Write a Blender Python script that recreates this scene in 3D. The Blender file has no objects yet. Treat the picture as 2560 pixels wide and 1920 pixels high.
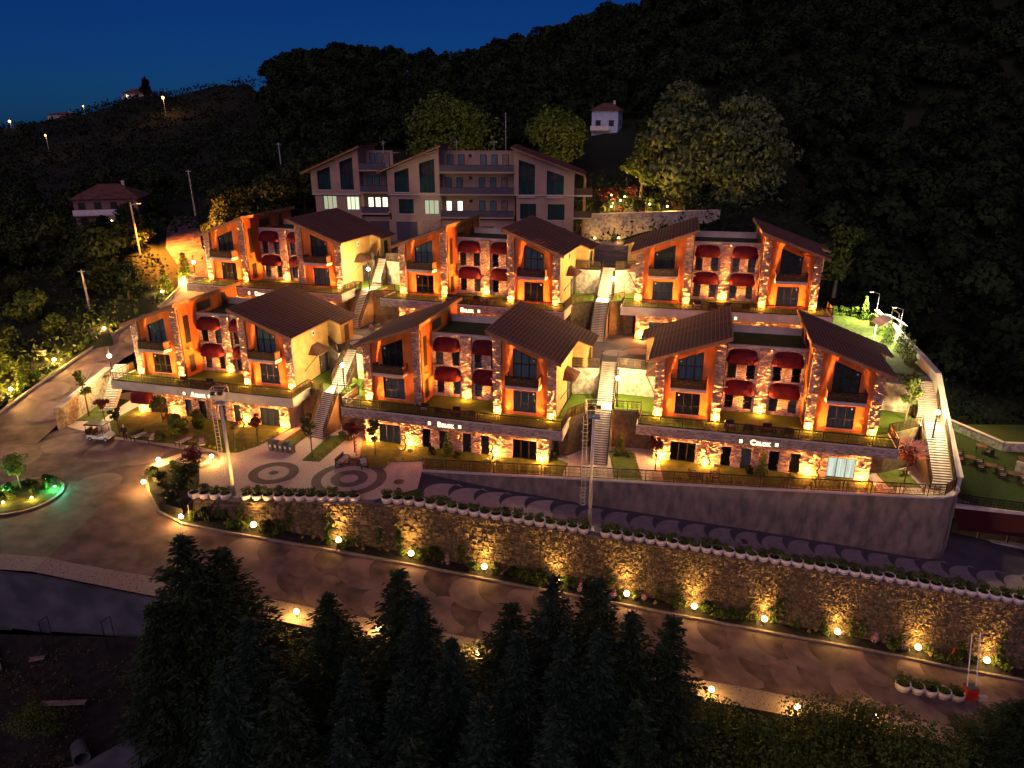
import bpy, math, random
import numpy as np
from mathutils import Vector, Matrix
random.seed(7); rng = np.random.default_rng(7)
S = bpy.context.scene
COL = S.collection
R = math.radians

# ------------------------------------------------------------------ camera, sky, exposure
cd = bpy.data.cameras.new('camera'); cam = bpy.data.objects.new('camera', cd); COL.objects.link(cam)
cam.location = (0, 0, 32)
cd.sensor_width = 36; cd.lens = 36*1837.8/2560; cd.clip_start = .5; cd.clip_end = 9000
cam.rotation_euler = (Matrix.Rotation(R(90-19.886), 3, 'X') @ Matrix.Rotation(R(-.115), 3, 'Z')).to_euler()
S.camera = cam
wd = bpy.data.worlds.new('World'); S.world = wd; wd.use_nodes = True
nt = wd.node_tree; nt.nodes.clear()
out = nt.nodes.new('ShaderNodeOutputWorld'); bg = nt.nodes.new('ShaderNodeBackground')
sky = nt.nodes.new('ShaderNodeTexSky'); sky.sky_type = 'NISHITA'; sky.sun_disc = False
sky.sun_elevation = R(20); sky.sun_rotation = R(180); sky.altitude = 300; sky.air_density = 1.0; sky.dust_density = .3; sky.ozone_density = 4.0
tint = nt.nodes.new('ShaderNodeMix'); tint.data_type = 'RGBA'; tint.blend_type = 'MULTIPLY'
tint.inputs['Factor'].default_value = 1.0
tint.inputs['B'].default_value = (.05, .32, 1.12, 1)
nt.links.new(sky.outputs[0], tint.inputs['A']); nt.links.new(tint.outputs['Result'], bg.inputs['Color'])
bg.inputs['Strength'].default_value = .0145
nt.links.new(bg.outputs[0], out.inputs[0])
S.view_settings.view_transform = 'Standard'; S.view_settings.look = 'None'
S.view_settings.exposure = .3; S.view_settings.gamma = 1; S.view_settings.use_curve_mapping = False
try:
    S.cycles.use_denoising = True; S.cycles.use_light_tree = True
    S.cycles.max_bounces = 5; S.cycles.diffuse_bounces = 3; S.cycles.glossy_bounces = 2
    S.cycles.transparent_max_bounces = 6; S.cycles.caustics_reflective = False; S.cycles.caustics_refractive = False
    S.cycles.sample_clamp_indirect = 4
except Exception: pass

LM = 17.0
WARM = (1.0, .30, .055); LAMP = (1.0, .70, .31); GOLD = (1.0, .50, .11)
sd = bpy.data.lights.new('dusk_glow', 'SUN'); sd.energy = .68; sd.color = (1.0, .58, .70); sd.angle = math.radians(70)
so = bpy.data.objects.new('dusk_glow', sd); COL.objects.link(so); so.rotation_euler = Vector((.25, .75, -.6)).to_track_quat('-Z', 'Y').to_euler()

# ------------------------------------------------------------------ materials
MATS = {}
def mat(name, col, rough=.85, var=0.0, vscale=2.0, col2=None, bump=0.0, bscale=20.0, metal=0.0, emit=None, estr=0.0, spec=.3, detail=4.0, ramp=(.35, .65), stretch=None):
    if name in MATS: return MATS[name]
    m = bpy.data.materials.new(name); m.use_nodes = True
    n = m.node_tree.nodes; l = m.node_tree.links; p = n['Principled BSDF']
    p.inputs['Base Color'].default_value = (*col, 1); p.inputs['Roughness'].default_value = rough
    p.inputs['Metallic'].default_value = metal; p.inputs['Specular IOR Level'].default_value = spec
    if emit:
        p.inputs['Emission Color'].default_value = (*emit, 1); p.inputs['Emission Strength'].default_value = estr
        m.cycles.emission_sampling = 'NONE'
    if var or col2 or bump:
        tc = n.new('ShaderNodeTexCoord'); mp = n.new('ShaderNodeMapping'); l.new(tc.outputs['Object'], mp.inputs[0])
        if stretch: mp.inputs['Scale'].default_value = stretch
    if var or col2:
        t = n.new('ShaderNodeTexNoise'); t.inputs['Scale'].default_value = vscale; t.inputs['Detail'].default_value = detail
        l.new(mp.outputs[0], t.inputs['Vector'])
        r = n.new('ShaderNodeValToRGB'); l.new(t.outputs['Fac'], r.inputs[0])
        a = col; b = col2 or tuple(min(1, c*(1+var)) for c in col)
        if not col2: a = tuple(c*(1-var) for c in col)
        r.color_ramp.elements[0].position = ramp[0]; r.color_ramp.elements[1].position = ramp[1]
        r.color_ramp.elements[0].color = (*a, 1); r.color_ramp.elements[1].color = (*b, 1)
        l.new(r.outputs[0], p.inputs['Base Color'])
        if emit and estr > 1 and name == 'lit_curtain': l.new(r.outputs[0], p.inputs['Emission Color'])
    if bump:
        t2 = n.new('ShaderNodeTexNoise'); t2.inputs['Scale'].default_value = bscale; t2.inputs['Detail'].default_value = 3
        l.new(mp.outputs[0], t2.inputs['Vector'])
        bn = n.new('ShaderNodeBump'); bn.inputs['Strength'].default_value = bump; bn.inputs['Distance'].default_value = .06
        l.new(t2.outputs['Fac'], bn.inputs['Height']); l.new(bn.outputs[0], p.inputs['Normal'])
    MATS[name] = m; return m
def leafmat(name, c1, c2):
    m = mat(name, c1, rough=.6, col2=c2, vscale=1.3, detail=6, spec=.2)
    return m
def glassmat():
    m = bpy.data.materials.new('window_glass'); m.use_nodes = True
    n = m.node_tree.nodes; l = m.node_tree.links; n.clear()
    o = n.new('ShaderNodeOutputMaterial'); mx = n.new('ShaderNodeMixShader'); tr = n.new('ShaderNodeBsdfTransparent'); gl = n.new('ShaderNodeBsdfGlossy')
    lw = n.new('ShaderNodeLayerWeight'); lw.inputs[0].default_value = .25
    tr.inputs[0].default_value = (.72, .78, .76, 1); gl.inputs['Roughness'].default_value = .04; gl.inputs[0].default_value = (.8, .9, .95, 1)
    l.new(lw.outputs['Fresnel'], mx.inputs[0]); l.new(tr.outputs[0], mx.inputs[1]); l.new(gl.outputs[0], mx.inputs[2]); l.new(mx.outputs[0], o.inputs[0])
    return m
M = dict(
 plaster=mat('orange_plaster', (.60, .175, .038), .9, var=.22, vscale=1.6, bump=.2, bscale=40, stretch=(1, 1, .3), detail=7),
 yellow=mat('sand_plaster', (.54, .34, .12), .9, var=.16, vscale=1.1, bump=.12, bscale=60),
 cream=mat('cream_render', (.58, .52, .44), .9, var=.12, vscale=.8, bump=.15, bscale=50),
 stone=mat('split_stone', (.24, .17, .135), .85, col2=(.46, .33, .26), vscale=5, bump=.5, bscale=35, ramp=(.3, .7)),
 rubble=mat('rubble_stone', (.09, .068, .038), .95, col2=(.19, .145, .085), vscale=2.2, bump=.8, bscale=22, ramp=(.32, .7)),
 crazy=mat('pale_masonry', (.27, .23, .17), .9, col2=(.56, .50, .38), vscale=2.4, bump=.8, bscale=9, detail=6, ramp=(.36, .60)),
 concrete=mat('stained_concrete', (.14, .115, .095), .92, col2=(.29, .225, .17), vscale=1.3, bump=.45, bscale=9, detail=10, ramp=(.34, .64), stretch=(1, 1, .45)),
 shadeconcrete=mat('shade_dark_concrete', (.05, .058, .07), .9, col2=(.11, .12, .13), vscale=.5, bump=.3, bscale=9, detail=8), dimturf=mat('dim_turf', (.030, .055, .010), .95, col2=(.055, .08, .016), vscale=3, bump=.5, bscale=60),  # lot wall concrete carries pit shade in its colour; track and pipe share it
 coping=mat('pale_coping', (.55, .50, .44), .85, var=.12, vscale=1.5, bump=.15),
 tile=mat('brown_roof_tile', (.145, .074, .055), .9, spec=.1, var=.25, vscale=1.2, bump=.3, bscale=30),
 tileglint=mat('tile_edge_highlight', (.34, .21, .155), .85, spec=.1),  # paler colour paints the light that course lips catch
 stone2=mat('split_stone_dark', (.25, .18, .15), .9, var=.2, vscale=5, bump=.4, bscale=30), stone3=mat('split_stone_pale', (.50, .37, .28), .85, var=.15, vscale=5, bump=.4, bscale=30),
 rubble2=mat('rubble_dark', (.095, .078, .042), .95, var=.3, vscale=3, bump=.8, bscale=20), rubble3=mat('rubble_pale', (.19, .14, .085), .95, var=.25, vscale=3, bump=.8, bscale=20),
 timber=mat('timber_fascia', (.30, .16, .085), .7, var=.2, vscale=3, stretch=(1, .1, 1)),
 frame=mat('dark_frame', (.030, .024, .022), .5),
 iron=mat('black_iron', (.022, .020, .02), .5, metal=.4),
 bronze=mat('bronze_screen', (.075, .045, .025), .5, metal=.4),
 steel=mat('galvanised_steel', (.5, .5, .5), .5, metal=.2, var=.15),
 blue=mat('blue_panel', (.03, .07, .28), .5),
 darkawning=mat('dark_red_canvas', (.035, .0015, .003), .8), awning=mat('burgundy_canvas', (.075, .0016, .006), .75, var=.2, vscale=2, bump=.15, bscale=40),
 curtain=mat('grey_curtain', (.50, .58, .60), .9, var=.25, vscale=9, stretch=(1, 1, .04)),
 blind=mat('dark_blind', (.24, .21, .18), .8, var=.3, vscale=1.1),
 darkblind=mat('dim_room', (.06, .055, .05), .9, var=.3, vscale=1.5),
 litcurtain=mat('lit_curtain', (.74, .73, .64), .9, var=.32, vscale=9, stretch=(1, 1, .04), emit=(1.0, 1.0, .93), estr=1.25),
 litroom=mat('lit_room', (.8, .8, .7), .9, emit=(1.0, .93, .66), estr=1.35),
 litdim=mat('dim_lit_room', (.8, .8, .7), .9, emit=(1.0, .90, .60), estr=.62),
 teal=mat('teal_blind', (.10, .21, .225), .8, var=.25, vscale=6, stretch=(1, 1, .05)),
 glass=glassmat(),
 lens=mat('lamp_lens', (1, .9, .7), .4, emit=(1.0, .78, .42), estr=9.0),
 globe=mat('lamp_globe', (1, .95, .8), .4, emit=(1.0, .86, .55), estr=9.0),
 gold=mat('garden_lens', (1, .9, .6), .4, emit=(1.0, .70, .26), estr=8.0),
 green=mat('green_lens', (.3, 1, .6), .4, emit=(.10, 1.0, .45), estr=6.0),
 letter=mat('backlit_letter', (1, .9, .7), .4, emit=(1.0, .70, .36), estr=2.6),
 sodium=mat('sodium_lens', (1, .6, .2), .4, emit=(1.0, .42, .08), estr=9.0),
 turf=mat('artificial_turf', (.075, .13, .010), .95, col2=(.12, .19, .018), vscale=6, bump=.5, bscale=90),
 lawn=mat('garden_lawn', (.045, .075, .012), .95, col2=(.10, .13, .025), vscale=1.4, bump=.8, bscale=45, detail=8),
 rooflawn=mat('roof_turf', (.028, .055, .014), .95, col2=(.05, .085, .02), vscale=1.2, bump=.5, bscale=60),
 soil=mat('dark_soil', (.011, .012, .010), .95, col2=(.028, .027, .021), vscale=1.5, bump=.9, bscale=8),
 hill=mat('hillside', (.006, .010, .004), .95, col2=(.018, .026, .011), vscale=.05, bump=.6, bscale=1.0, detail=10),
 road=mat('worn_road', (.062, .040, .046), .75, col2=(.20, .128, .135), vscale=.62, bump=.4, bscale=45, detail=9, ramp=(.35, .68)),
 ramp=mat('ramp_paving', (.055, .052, .075), .8, col2=(.08, .076, .095), vscale=.5, bump=.3, bscale=60),
 petal=mat('pale_petal_paving', (.38, .30, .28), .8, col2=(.46, .37, .34), vscale=1.5, bump=.3, bscale=60),
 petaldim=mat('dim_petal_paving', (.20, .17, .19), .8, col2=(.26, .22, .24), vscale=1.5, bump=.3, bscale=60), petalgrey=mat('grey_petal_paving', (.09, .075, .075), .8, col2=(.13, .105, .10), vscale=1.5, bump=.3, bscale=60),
 disc=mat('faint_disc_paving', (.13, .088, .092), .75, col2=(.27, .18, .18), vscale=.5, bump=.3, bscale=45, detail=8, ramp=(.36, .66)),
 pave=mat('pebbled_paving', (.07, .055, .05), .8, col2=(.56, .42, .37), vscale=8.5, detail=1, ramp=(.32, .37), bump=.3, bscale=40),
 strip=mat('pavement_strip', (.07, .055, .05), .85, col2=(.34, .27, .235), vscale=9, detail=1, bump=.4, bscale=40, ramp=(.34, .39)),
 asphalt=mat('upper_yard', (.085, .085, .10), .85, col2=(.15, .145, .15), vscale=.35, bump=.2, bscale=50, ramp=(.45, .55)),
 kerb=mat('kerb_stone', (.24, .21, .18), .85, var=.2, vscale=3, bump=.3),
 pot=mat('white_pot', (.72, .66, .60), .6, var=.1, vscale=4),
 band=mat('dark_band', (.10, .03, .025), .6),
 wood=mat('brown_wood', (.16, .085, .045), .6, var=.25, vscale=6, stretch=(1, .1, 1)),
 rattan=mat('dark_rattan', (.040, .028, .02), .7, bump=.4, bscale=60),
 cushion=mat('cream_cushion', (.62, .54, .44), .9, var=.1),
 redcushion=mat('red_cushion', (.40, .06, .045), .9),
 bark=mat('bark', (.07, .05, .035), .95, var=.3, vscale=8, bump=.8, bscale=25),
 oakbark=mat('pale_bark', (.22, .17, .11), .9, var=.3, vscale=8, bump=.8, bscale=20),
 conc2=mat('pole_concrete', (.36, .33, .30), .9, var=.15, vscale=2),
 plum=mat('plum_render', (.26, .145, .125), .9, var=.15), bldg=mat('mauve_render', (.42, .305, .215), .9, var=.1, vscale=.4, bump=.1, bscale=50),
 bluelit=mat('blue_lit_white', (.42, .55, .74), .7, var=.1), white=mat('white_paint', (.75, .74, .72), .6, var=.08),  # hill house white, with the blue light on it mixed into the colour
 black=mat('black_paint', (.02, .02, .022), .4),
 red=mat('orange_red_paint', (.62, .045, .012), .5, var=.1),
 navy=mat('navy_cloth', (.014, .016, .03), .9), skin=mat('skin', (.42, .24, .17), .6), hair=mat('grey_hair', (.45, .43, .42), .8),
 rubber=mat('tyre', (.015, .015, .015), .8), grey=mat('grey_plastic', (.10, .10, .105), .5),
 lidb=mat('blue_lid', (.02, .05, .16), .5), lidy=mat('yellow_lid', (.30, .19, .03), .5), lidg=mat('green_lid', (.05, .25, .08), .5),
 blossom=mat('pink_blossom', (.48, .22, .26), .8, col2=(.62, .40, .40), vscale=3),
 garage=mat('garage_door', (.085, .08, .105), .6, var=.1),
 manhole=mat('manhole', (.06, .045, .03), .6),
 garden_flower=mat('yellow_flowers', (.42, .33, .08), .8, col2=(.20, .20, .04), vscale=4),
)
LEAF = dict(
 dark=leafmat('dark_leaves', (.014, .028, .006), (.036, .055, .013)),
 mid=leafmat('mid_leaves', (.035, .065, .010), (.095, .13, .020)),
 pale=leafmat('pale_leaves', (.05, .08, .026), (.15, .19, .07)),
 bright=leafmat('bright_leaves', (.06, .11, .015), (.13, .19, .03)),
 needle=leafmat('needles', (.008, .024, .009), (.030, .058, .020)),
 bluish=leafmat('blue_needles', (.010, .027, .016), (.030, .060, .034)),
 red=leafmat('red_leaves', (.085, .018, .014), (.17, .04, .025)),
 forest=mat('forest_leaves', (.004, .009, .004), .7, col2=(.030, .052, .018), vscale=.16, detail=5, spec=.1, ramp=(.38, .68)),
 dry=leafmat('dry_leaves', (.05, .04, .015), (.10, .075, .03)),
)

# ------------------------------------------------------------------ mesh helpers
class MB:
    def __init__(s): s.v = []; s.f = []; s.m = []; s.cur = 0
    def add(s, vs, fs):
        o = len(s.v); s.v += [tuple(p) for p in vs]
        for f in fs: s.f.append(tuple(i+o for i in f)); s.m.append(s.cur)
        return s
    def box(s, x0, x1, y0, y1, z0, z1, rz=0, piv=None):
        vs = [(x, y, z) for z in (z0, z1) for x, y in ((x0, y0), (x1, y0), (x1, y1), (x0, y1))]
        if rz:
            cx, cy = piv or ((x0+x1)/2, (y0+y1)/2); c, q = math.cos(rz), math.sin(rz)
            vs = [(cx+c*(x-cx)-q*(y-cy), cy+q*(x-cx)+c*(y-cy), z) for x, y, z in vs]
        return s.add(vs, [(3, 2, 1, 0), (4, 5, 6, 7), (0, 1, 5, 4), (1, 2, 6, 5), (2, 3, 7, 6), (3, 0, 4, 7)])
    def prism(s, poly, y0, y1):           # polygon in xz, extruded along y
        n = len(poly)
        vs = [(x, y0, z) for x, z in poly]+[(x, y1, z) for x, z in poly]
        return s.add(vs, [tuple(range(n)), tuple(range(2*n-1, n-1, -1))]+[(i, i+n, (i+1) % n+n, (i+1) % n) for i in range(n)])
    def slab(s, poly, z0, z1):            # polygon in xy (counter-clockwise), extruded along z
        n = len(poly)
        vs = [(p[0], p[1], z0) for p in poly]+[(p[0], p[1], z1) for p in poly]
        return s.add(vs, [tuple(range(n-1, -1, -1)), tuple(range(n, 2*n))]+[(i, (i+1) % n, (i+1) % n+n, i+n) for i in range(n)])
    def flat(s, poly): return s.add(poly, [tuple(range(len(poly)))])
    def bar(s, a, b, w=.04, h=None):      # square bar between two points
        h = h or w; a = Vector(a); b = Vector(b); d = (b-a)
        if d.length < 1e-6: return s
        d.normalize(); u = d.cross(Vector((0, 0, 1)))
        if u.length < 1e-3: u = Vector((1, 0, 0))
        u.normalize(); t = u.cross(d)
        vs = [p+u*sx*w/2+t*sz*h/2 for p in (a, b) for sx, sz in ((-1, -1), (1, -1), (1, 1), (-1, 1))]
        return s.add(vs, [(3, 2, 1, 0), (4, 5, 6, 7), (0, 1, 5, 4), (1, 2, 6, 5), (2, 3, 7, 6), (3, 0, 4, 7)])
    def tube(s, pts, rads, n=8):
        rings = []; o = len(s.v)
        for i, p in enumerate(pts):
            p = Vector(p); q = Vector(pts[min(i+1, len(pts)-1)])-Vector(pts[max(i-1, 0)]); q.normalize()
            u = q.cross(Vector((0, 1, 0)) if abs(q.y) < .9 else Vector((1, 0, 0))); u.normalize(); w = q.cross(u)
            r = rads[i] if hasattr(rads, '__len__') else rads
            rings += [p+(u*math.cos(2*math.pi*k/n)+w*math.sin(2*math.pi*k/n))*r for k in range(n)]
        fs = [(i*n+k, i*n+(k+1) % n, (i+1)*n+(k+1) % n, (i+1)*n+k) for i in range(len(pts)-1) for k in range(n)]
        fs += [tuple(range(n-1, -1, -1)), tuple((len(pts)-1)*n+k for k in range(n))]
        return s.add(rings, fs)
    def lathe(s, prof, c=(0, 0, 0), n=12):
        vs = [(c[0]+r*math.cos(2*math.pi*k/n), c[1]+r*math.sin(2*math.pi*k/n), c[2]+z) for r, z in prof for k in range(n)]
        fs = [(i*n+k, i*n+(k+1) % n, (i+1)*n+(k+1) % n, (i+1)*n+k) for i in range(len(prof)-1) for k in range(n)]
        fs += [tuple(range(n-1, -1, -1)), tuple((len(prof)-1)*n+k for k in range(n))]
        return s.add(vs, fs)
    def ball(s, c, r, n=10, k=6, sz=1.0):
        prof = [(max(r*math.sin(math.pi*i/k), .002), -r*math.cos(math.pi*i/k)*sz) for i in range(k+1)]
        return s.lathe(prof, c, n)
    def mesh(s, name, mats, smooth=False):
        me = bpy.data.meshes.new(name); me.from_pydata(s.v, [], s.f)
        for m in (mats if isinstance(mats, (list, tuple)) else [mats]): me.materials.append(m)
        if isinstance(mats, (list, tuple)) and len(mats) > 1: me.polygons.foreach_set('material_index', s.m)
        if smooth: me.polygons.foreach_set('use_smooth', [True]*len(me.polygons))
        me.update(); return me
def ob(name, data, parent=None, loc=(0, 0, 0), rz=0):
    o = bpy.data.objects.new(name, data); COL.objects.link(o); o.location = loc; o.rotation_euler = (0, 0, rz)
    if parent: o.parent = parent
    return o
def part(name, mb, m, parent=None, smooth=False, loc=(0, 0, 0), rz=0, kind=None, label=None):
    o = ob(name, mb.mesh(name, m, smooth), parent, loc, rz)
    if kind: o['kind'] = kind
    if label: o['label'] = label
    return o
def tag(o, label, cat, group=None):
    o['label'] = label; o['category'] = cat
    if group: o['group'] = group
    return o
def thing(name, label, cat, loc=(0, 0, 0), rz=0, group=None): return tag(ob(name, None, None, loc, rz), label, cat, group)
def struct(name, mb, m, label=None, smooth=False):
    o = part(name, mb, m, None, smooth); o['kind'] = 'structure'
    if label: o['label'] = label
    return o
def kids(o): return [c for c in o.children]
def copy_tree(o, parent=None):
    c = o.copy(); COL.objects.link(c)
    if parent: c.parent = parent
    for ch in kids(o): copy_tree(ch, c)
    return c
ORD = 'first second third fourth fifth sixth seventh eighth ninth tenth eleventh twelfth thirteenth fourteenth fifteenth sixteenth seventeenth eighteenth nineteenth twentieth'.split()
def light(kind, loc, energy, col, parent=None, size=.08, rot=None, angle=60, blend=.5, lin=False):
    d = bpy.data.lights.new('lamp_light', kind); d.energy = energy*LM; d.color = col; d.shadow_soft_size = size
    if kind == 'SPOT': d.spot_size = R(angle); d.spot_blend = blend
    if lin:                                   # flood optics throw farther than a bare bulb
        d.use_nodes = True; nn = d.node_tree.nodes; fo_ = nn.new('ShaderNodeLightFalloff'); fo_.inputs['Strength'].default_value = 1.0
        d.node_tree.links.new(fo_.outputs[lin if isinstance(lin, str) else 'Linear'], nn['Emission'].inputs['Strength'])
    o = bpy.data.objects.new('lamp_light', d); COL.objects.link(o); o.location = loc
    if rot is not None: o.rotation_euler = rot
    if parent: o.parent = parent
    return o
def aim(v): return Vector(v).to_track_quat('-Z', 'Y').to_euler()
# ------------------------------------------------------------------ the six terrace blocks
def stones(mb, x0, x1, z0, z1, y, holes=(), h=(.10, .17), w=(.18, .45), pr=(.004, .15), axis='y', sgn=-1, edge=0.0):
    """courses of split stones standing proud of a wall plane; axis y: the wall faces -y (sgn -1) at depth y"""
    z = z0
    while z < z1-.04:
        hh = min(random.uniform(*h), z1-z); x = x0
        while x < x1-.04:
            ww = min(random.uniform(*w), x1-x)
            cx, cz = x+ww/2, z+hh/2
            if not any(a-.02 < cx < b+.02 and c-.02 < cz < d+.02 for a, b, c, d in holes):
                p = pr[0]+(pr[1]-pr[0])*random.random()**2; q = random.uniform(-.02, .02); g = .007; tz = random.choice((-1, 1, 1))*random.uniform(.0, .05)
                xa, xb, za, zb = x+g, x+ww-g, z+g, z+hh-g
                if axis == 'y':
                    f = y+sgn*p; vs = [(xa, y, za), (xb, y, za), (xb, y, zb), (xa, y, zb), (xa+.01, f-sgn*max(tz, 0), za+.008), (xb-.01, f+q-sgn*max(tz, 0), za+.008), (xb-.01, f+q+sgn*min(tz, 0), zb-.01), (xa+.01, f+sgn*min(tz, 0), zb-.01)]
                else:
                    f = y+sgn*p; vs = [(y, xa, za), (y, xb, za), (y, xb, zb), (y, xa, zb), (f, xa+.01, za+.008), (f+q, xb-.01, za+.008), (f+q, xb-.01, zb-.01), (f, xa+.01, zb-.01)]
                mb.cur = random.choice((0, 0, 1, 2)); mb.add(vs, [(4, 5, 6, 7), (0, 1, 5, 4), (1, 2, 6, 5), (2, 3, 7, 6), (3, 0, 4, 7)])
            x += ww
        z += hh
def roofz(x): return 8.80-.364*(abs(x)-3.45)
FRAME = M['frame']; STM = [M['stone'], M['stone2'], M['stone3']]
def window(parent, x0, x1, z0, zl, zr, y, n=3, rail=None, back='blind', name='window', bal=False):
    """window in a wall facing -y; zl / zr are the heights of the left and right top corners; panes, frame bars, curtain behind"""
    t = .06; fr = MB()
    top = lambda x: zl+(zr-zl)*(x-x0)/(x1-x0)
    fr.prism([(x0, z0), (x1, z0), (x1, z0+t), (x0, z0+t)], y-.04, y+.05)
    fr.prism([(x0, zl-t*1.3), (x1, zr-t*1.3), (x1, zr), (x0, zl)], y-.04, y+.05)
    xs = [x0+(x1-x0)*k/n for k in range(n+1)]
    for k, x in enumerate(xs):
        a = min(max(x, x0+t/2), x1-t/2)
        fr.prism([(a-t/2, z0+t), (a+t/2, z0+t), (a+t/2, top(a+t/2)-t*1.3), (a-t/2, top(a-t/2)-t*1.3)], y-.035, y+.045)
    if rail:
        for k in range(n): fr.box(xs[k]+t, xs[k+1]-t, y-.03, y+.04, rail-t/2, rail+t/2)
    w = part(name, fr, FRAME, parent)
    for k in range(n):
        a, b = xs[k]+t/2, xs[k+1]-t/2
        part('pane', MB().prism([(a, z0+t), (b, z0+t), (b, top(b)-t), (a, top(a)-t)], y-.005, y+.008), M['glass'], w)
    cb = MB(); m = 4*n*3; pts = [(x0+t+(x1-x0-2*t)*i/m, y+.13+.025*(i % 2)) for i in range(m+1)]
    for i in range(m):
        (xa, ya), (xb, yb) = pts[i], pts[i+1]
        cb.flat([(xa, ya, z0+.03), (xb, yb, z0+.03), (xb, yb, top(xb)-.04), (xa, ya, top(xa)-.04)])
    part('curtain', cb, M[back], w)
    return w
def fret_panel(length, h, z0=.1):
    """pierced bronze screen panel: fine uprights with square fret frames"""
    b = MB(); n = int(length/.11)
    for i in range(n+1):
        x = length*i/n
        b.box(x-.014, x+.014, -.012, .012, z0, h-.05)
    for z in (z0, z0+(h-z0)*.33, z0+(h-z0)*.66, h-.07): b.box(0, length, -.014, .014, z-.012, z+.012)
    k = max(1, int(length/.9)); s = length/k
    for i in range(k):
        c = (i+.5)*s
        for d in (.30, .19, .08):
            hh = (h-z0)*.5*d/.32; zc = (z0+h)/2-.02
            b.box(c-d, c+d, -.018, .018, zc-hh-.016, zc-hh+.016); b.box(c-d, c+d, -.018, .018, zc+hh-.016, zc+hh+.016)
            b.box(c-d-.016, c-d+.016, -.018, .018, zc-hh, zc+hh); b.box(c+d-.016, c+d+.016, -.018, .018, zc-hh, zc+hh)
    return b
PANELS = {}
def railing(parent, pts, h=1.0, step=2.0, name='railing', m='bronze', post=True):
    """railing along a 3-d polyline (may slope): posts, rails and one screen panel per bay, children of `parent`"""
    for a, b in zip(pts[:-1], pts[1:]):
        a, b = Vector(a), Vector(b); L = (b-a).to_2d().length; n = max(1, round(L/step))
        ang = math.atan2(b.y-a.y, b.x-a.x); sl = (b.z-a.z)/max(L, .01)
        rl = MB().bar(a+Vector((0, 0, h)), b+Vector((0, 0, h)), .06).bar(a+Vector((0, 0, .06)), b+Vector((0, 0, .06)), .035)
        part('top_rail', rl, M['iron'], parent)
        key = (round(L/n, 2), h, round(sl, 2), m)
        if key not in PANELS:
            pb = fret_panel(L/n-.06, h)
            pb.v = [(x, y, z+sl*x) for x, y, z in pb.v]
            PANELS[key] = (pb.mesh('screen_panel', M[m]), MB().box(-.025, .025, -.025, .025, 0, h).mesh('post', M['iron']))
        for i in range(n):
            p = a+(b-a)*(i/n)
            o = ob('screen_panel', PANELS[key][0], parent, (p.x+.03*math.cos(ang), p.y+.03*math.sin(ang), p.z), ang)
            ob('post', PANELS[key][1], parent, p, ang)
        ob('post', PANELS[key][1], parent, b, ang)
def awning(parent, xc, y, z0, w=3.0, d=1.0, h=1.2, name='awning'):
    """rounded basket awning: quarter dome with flat stretched middle, ribs and a short valance"""
    b = MB(); nu, nv = 14, 7
    def pt(u, v):                         # u 0..1 along the width, v 0..1 from front hem to wall top
        t = (u-.5)*2; e = (1-abs(t)**3.2)**(1/3.2); a = v*math.pi/2
        return (xc+t*w/2, y-max(.02, d*e*math.cos(a)), z0+h*(.02+.98*e**.75*math.sin(a)))
    vs = [pt(i/nu, j/nv) for j in range(nv+1) for i in range(nu+1)]
    b.add(vs, [(j*(nu+1)+i, j*(nu+1)+i+1, (j+1)*(nu+1)+i+1, (j+1)*(nu+1)+i) for j in range(nv) for i in range(nu)])
    o = part(name, b, M['awning'], parent, smooth=True)
    v = MB()
    for i in range(nu):
        p, q = Vector(pt(i/nu, 0)), Vector(pt((i+1)/nu, 0))
        v.flat([p-Vector((0, .004, .16)), q-Vector((0, .004, .16)), q-Vector((0, .004, -.01)), p-Vector((0, .004, -.01))])
    part('valance', v, M['awning'], o)
    r = MB()
    for i in (2, 5, 9, 12): r.tube([pt(i/nu, j/nv) for j in range(nv+1)], .014, 4)
    part('rib', r, M['awning'], o)
    return o
def uplight(parent, x, y, z, energy, base=False, tilt=.02, angle=62, col=WARM):
    u = part('uplight', MB().lathe([(.10, 0), (.10, .07), (.13, .09), (.13, .16), (.11, .17)], (x, y, z), 10), M['iron'], parent)
    part('lens', MB().lathe([(.105, 0), (.10, .012)], (x, y, z+.172), 10), M['lens'], u)
    light('SPOT', (x, y, z+.22), energy*.17, (1, .33, .07), parent, .05, aim((0, tilt+.05, 1)), angle, 1, 'Constant')
    light('SPOT', (x, y-.10, z+.16), energy*.11, (1, .33, .06), parent, .08, aim((0, .12, 1)), 168, .3, True)
    light('SPOT', (x, y-.02, z+.12), energy*.06, (1, .42, .11), parent, .08, aim((0, .0, 1)), 172, .25)
    light('POINT', (x, y-.16, z+.40), energy*(.085 if base else .016), (1, .30, .05), parent, .1)
    return u
def glyph_text(body, size, ext=.03, m='letter'):
    c = bpy.data.curves.new('lettering', 'FONT'); c.body = body; c.size = size; c.extrude = ext; c.offset = .022; c.align_x = 'LEFT'; c.space_character = 1.05
    o = bpy.data.objects.new('lettering', c); COL.objects.link(o); bpy.context.view_layer.update()
    dg = bpy.context.evaluated_depsgraph_get(); me = bpy.data.meshes.new_from_object(o.evaluated_get(dg))
    bpy.data.objects.remove(o); me.materials.clear(); me.materials.append(M[m])
    n = len(me.vertices); a = np.empty(n*3); me.vertices.foreach_get('co', a); a = a.reshape(-1, 3)
    return me, (a[:, 0].max() if n else 0)
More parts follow.
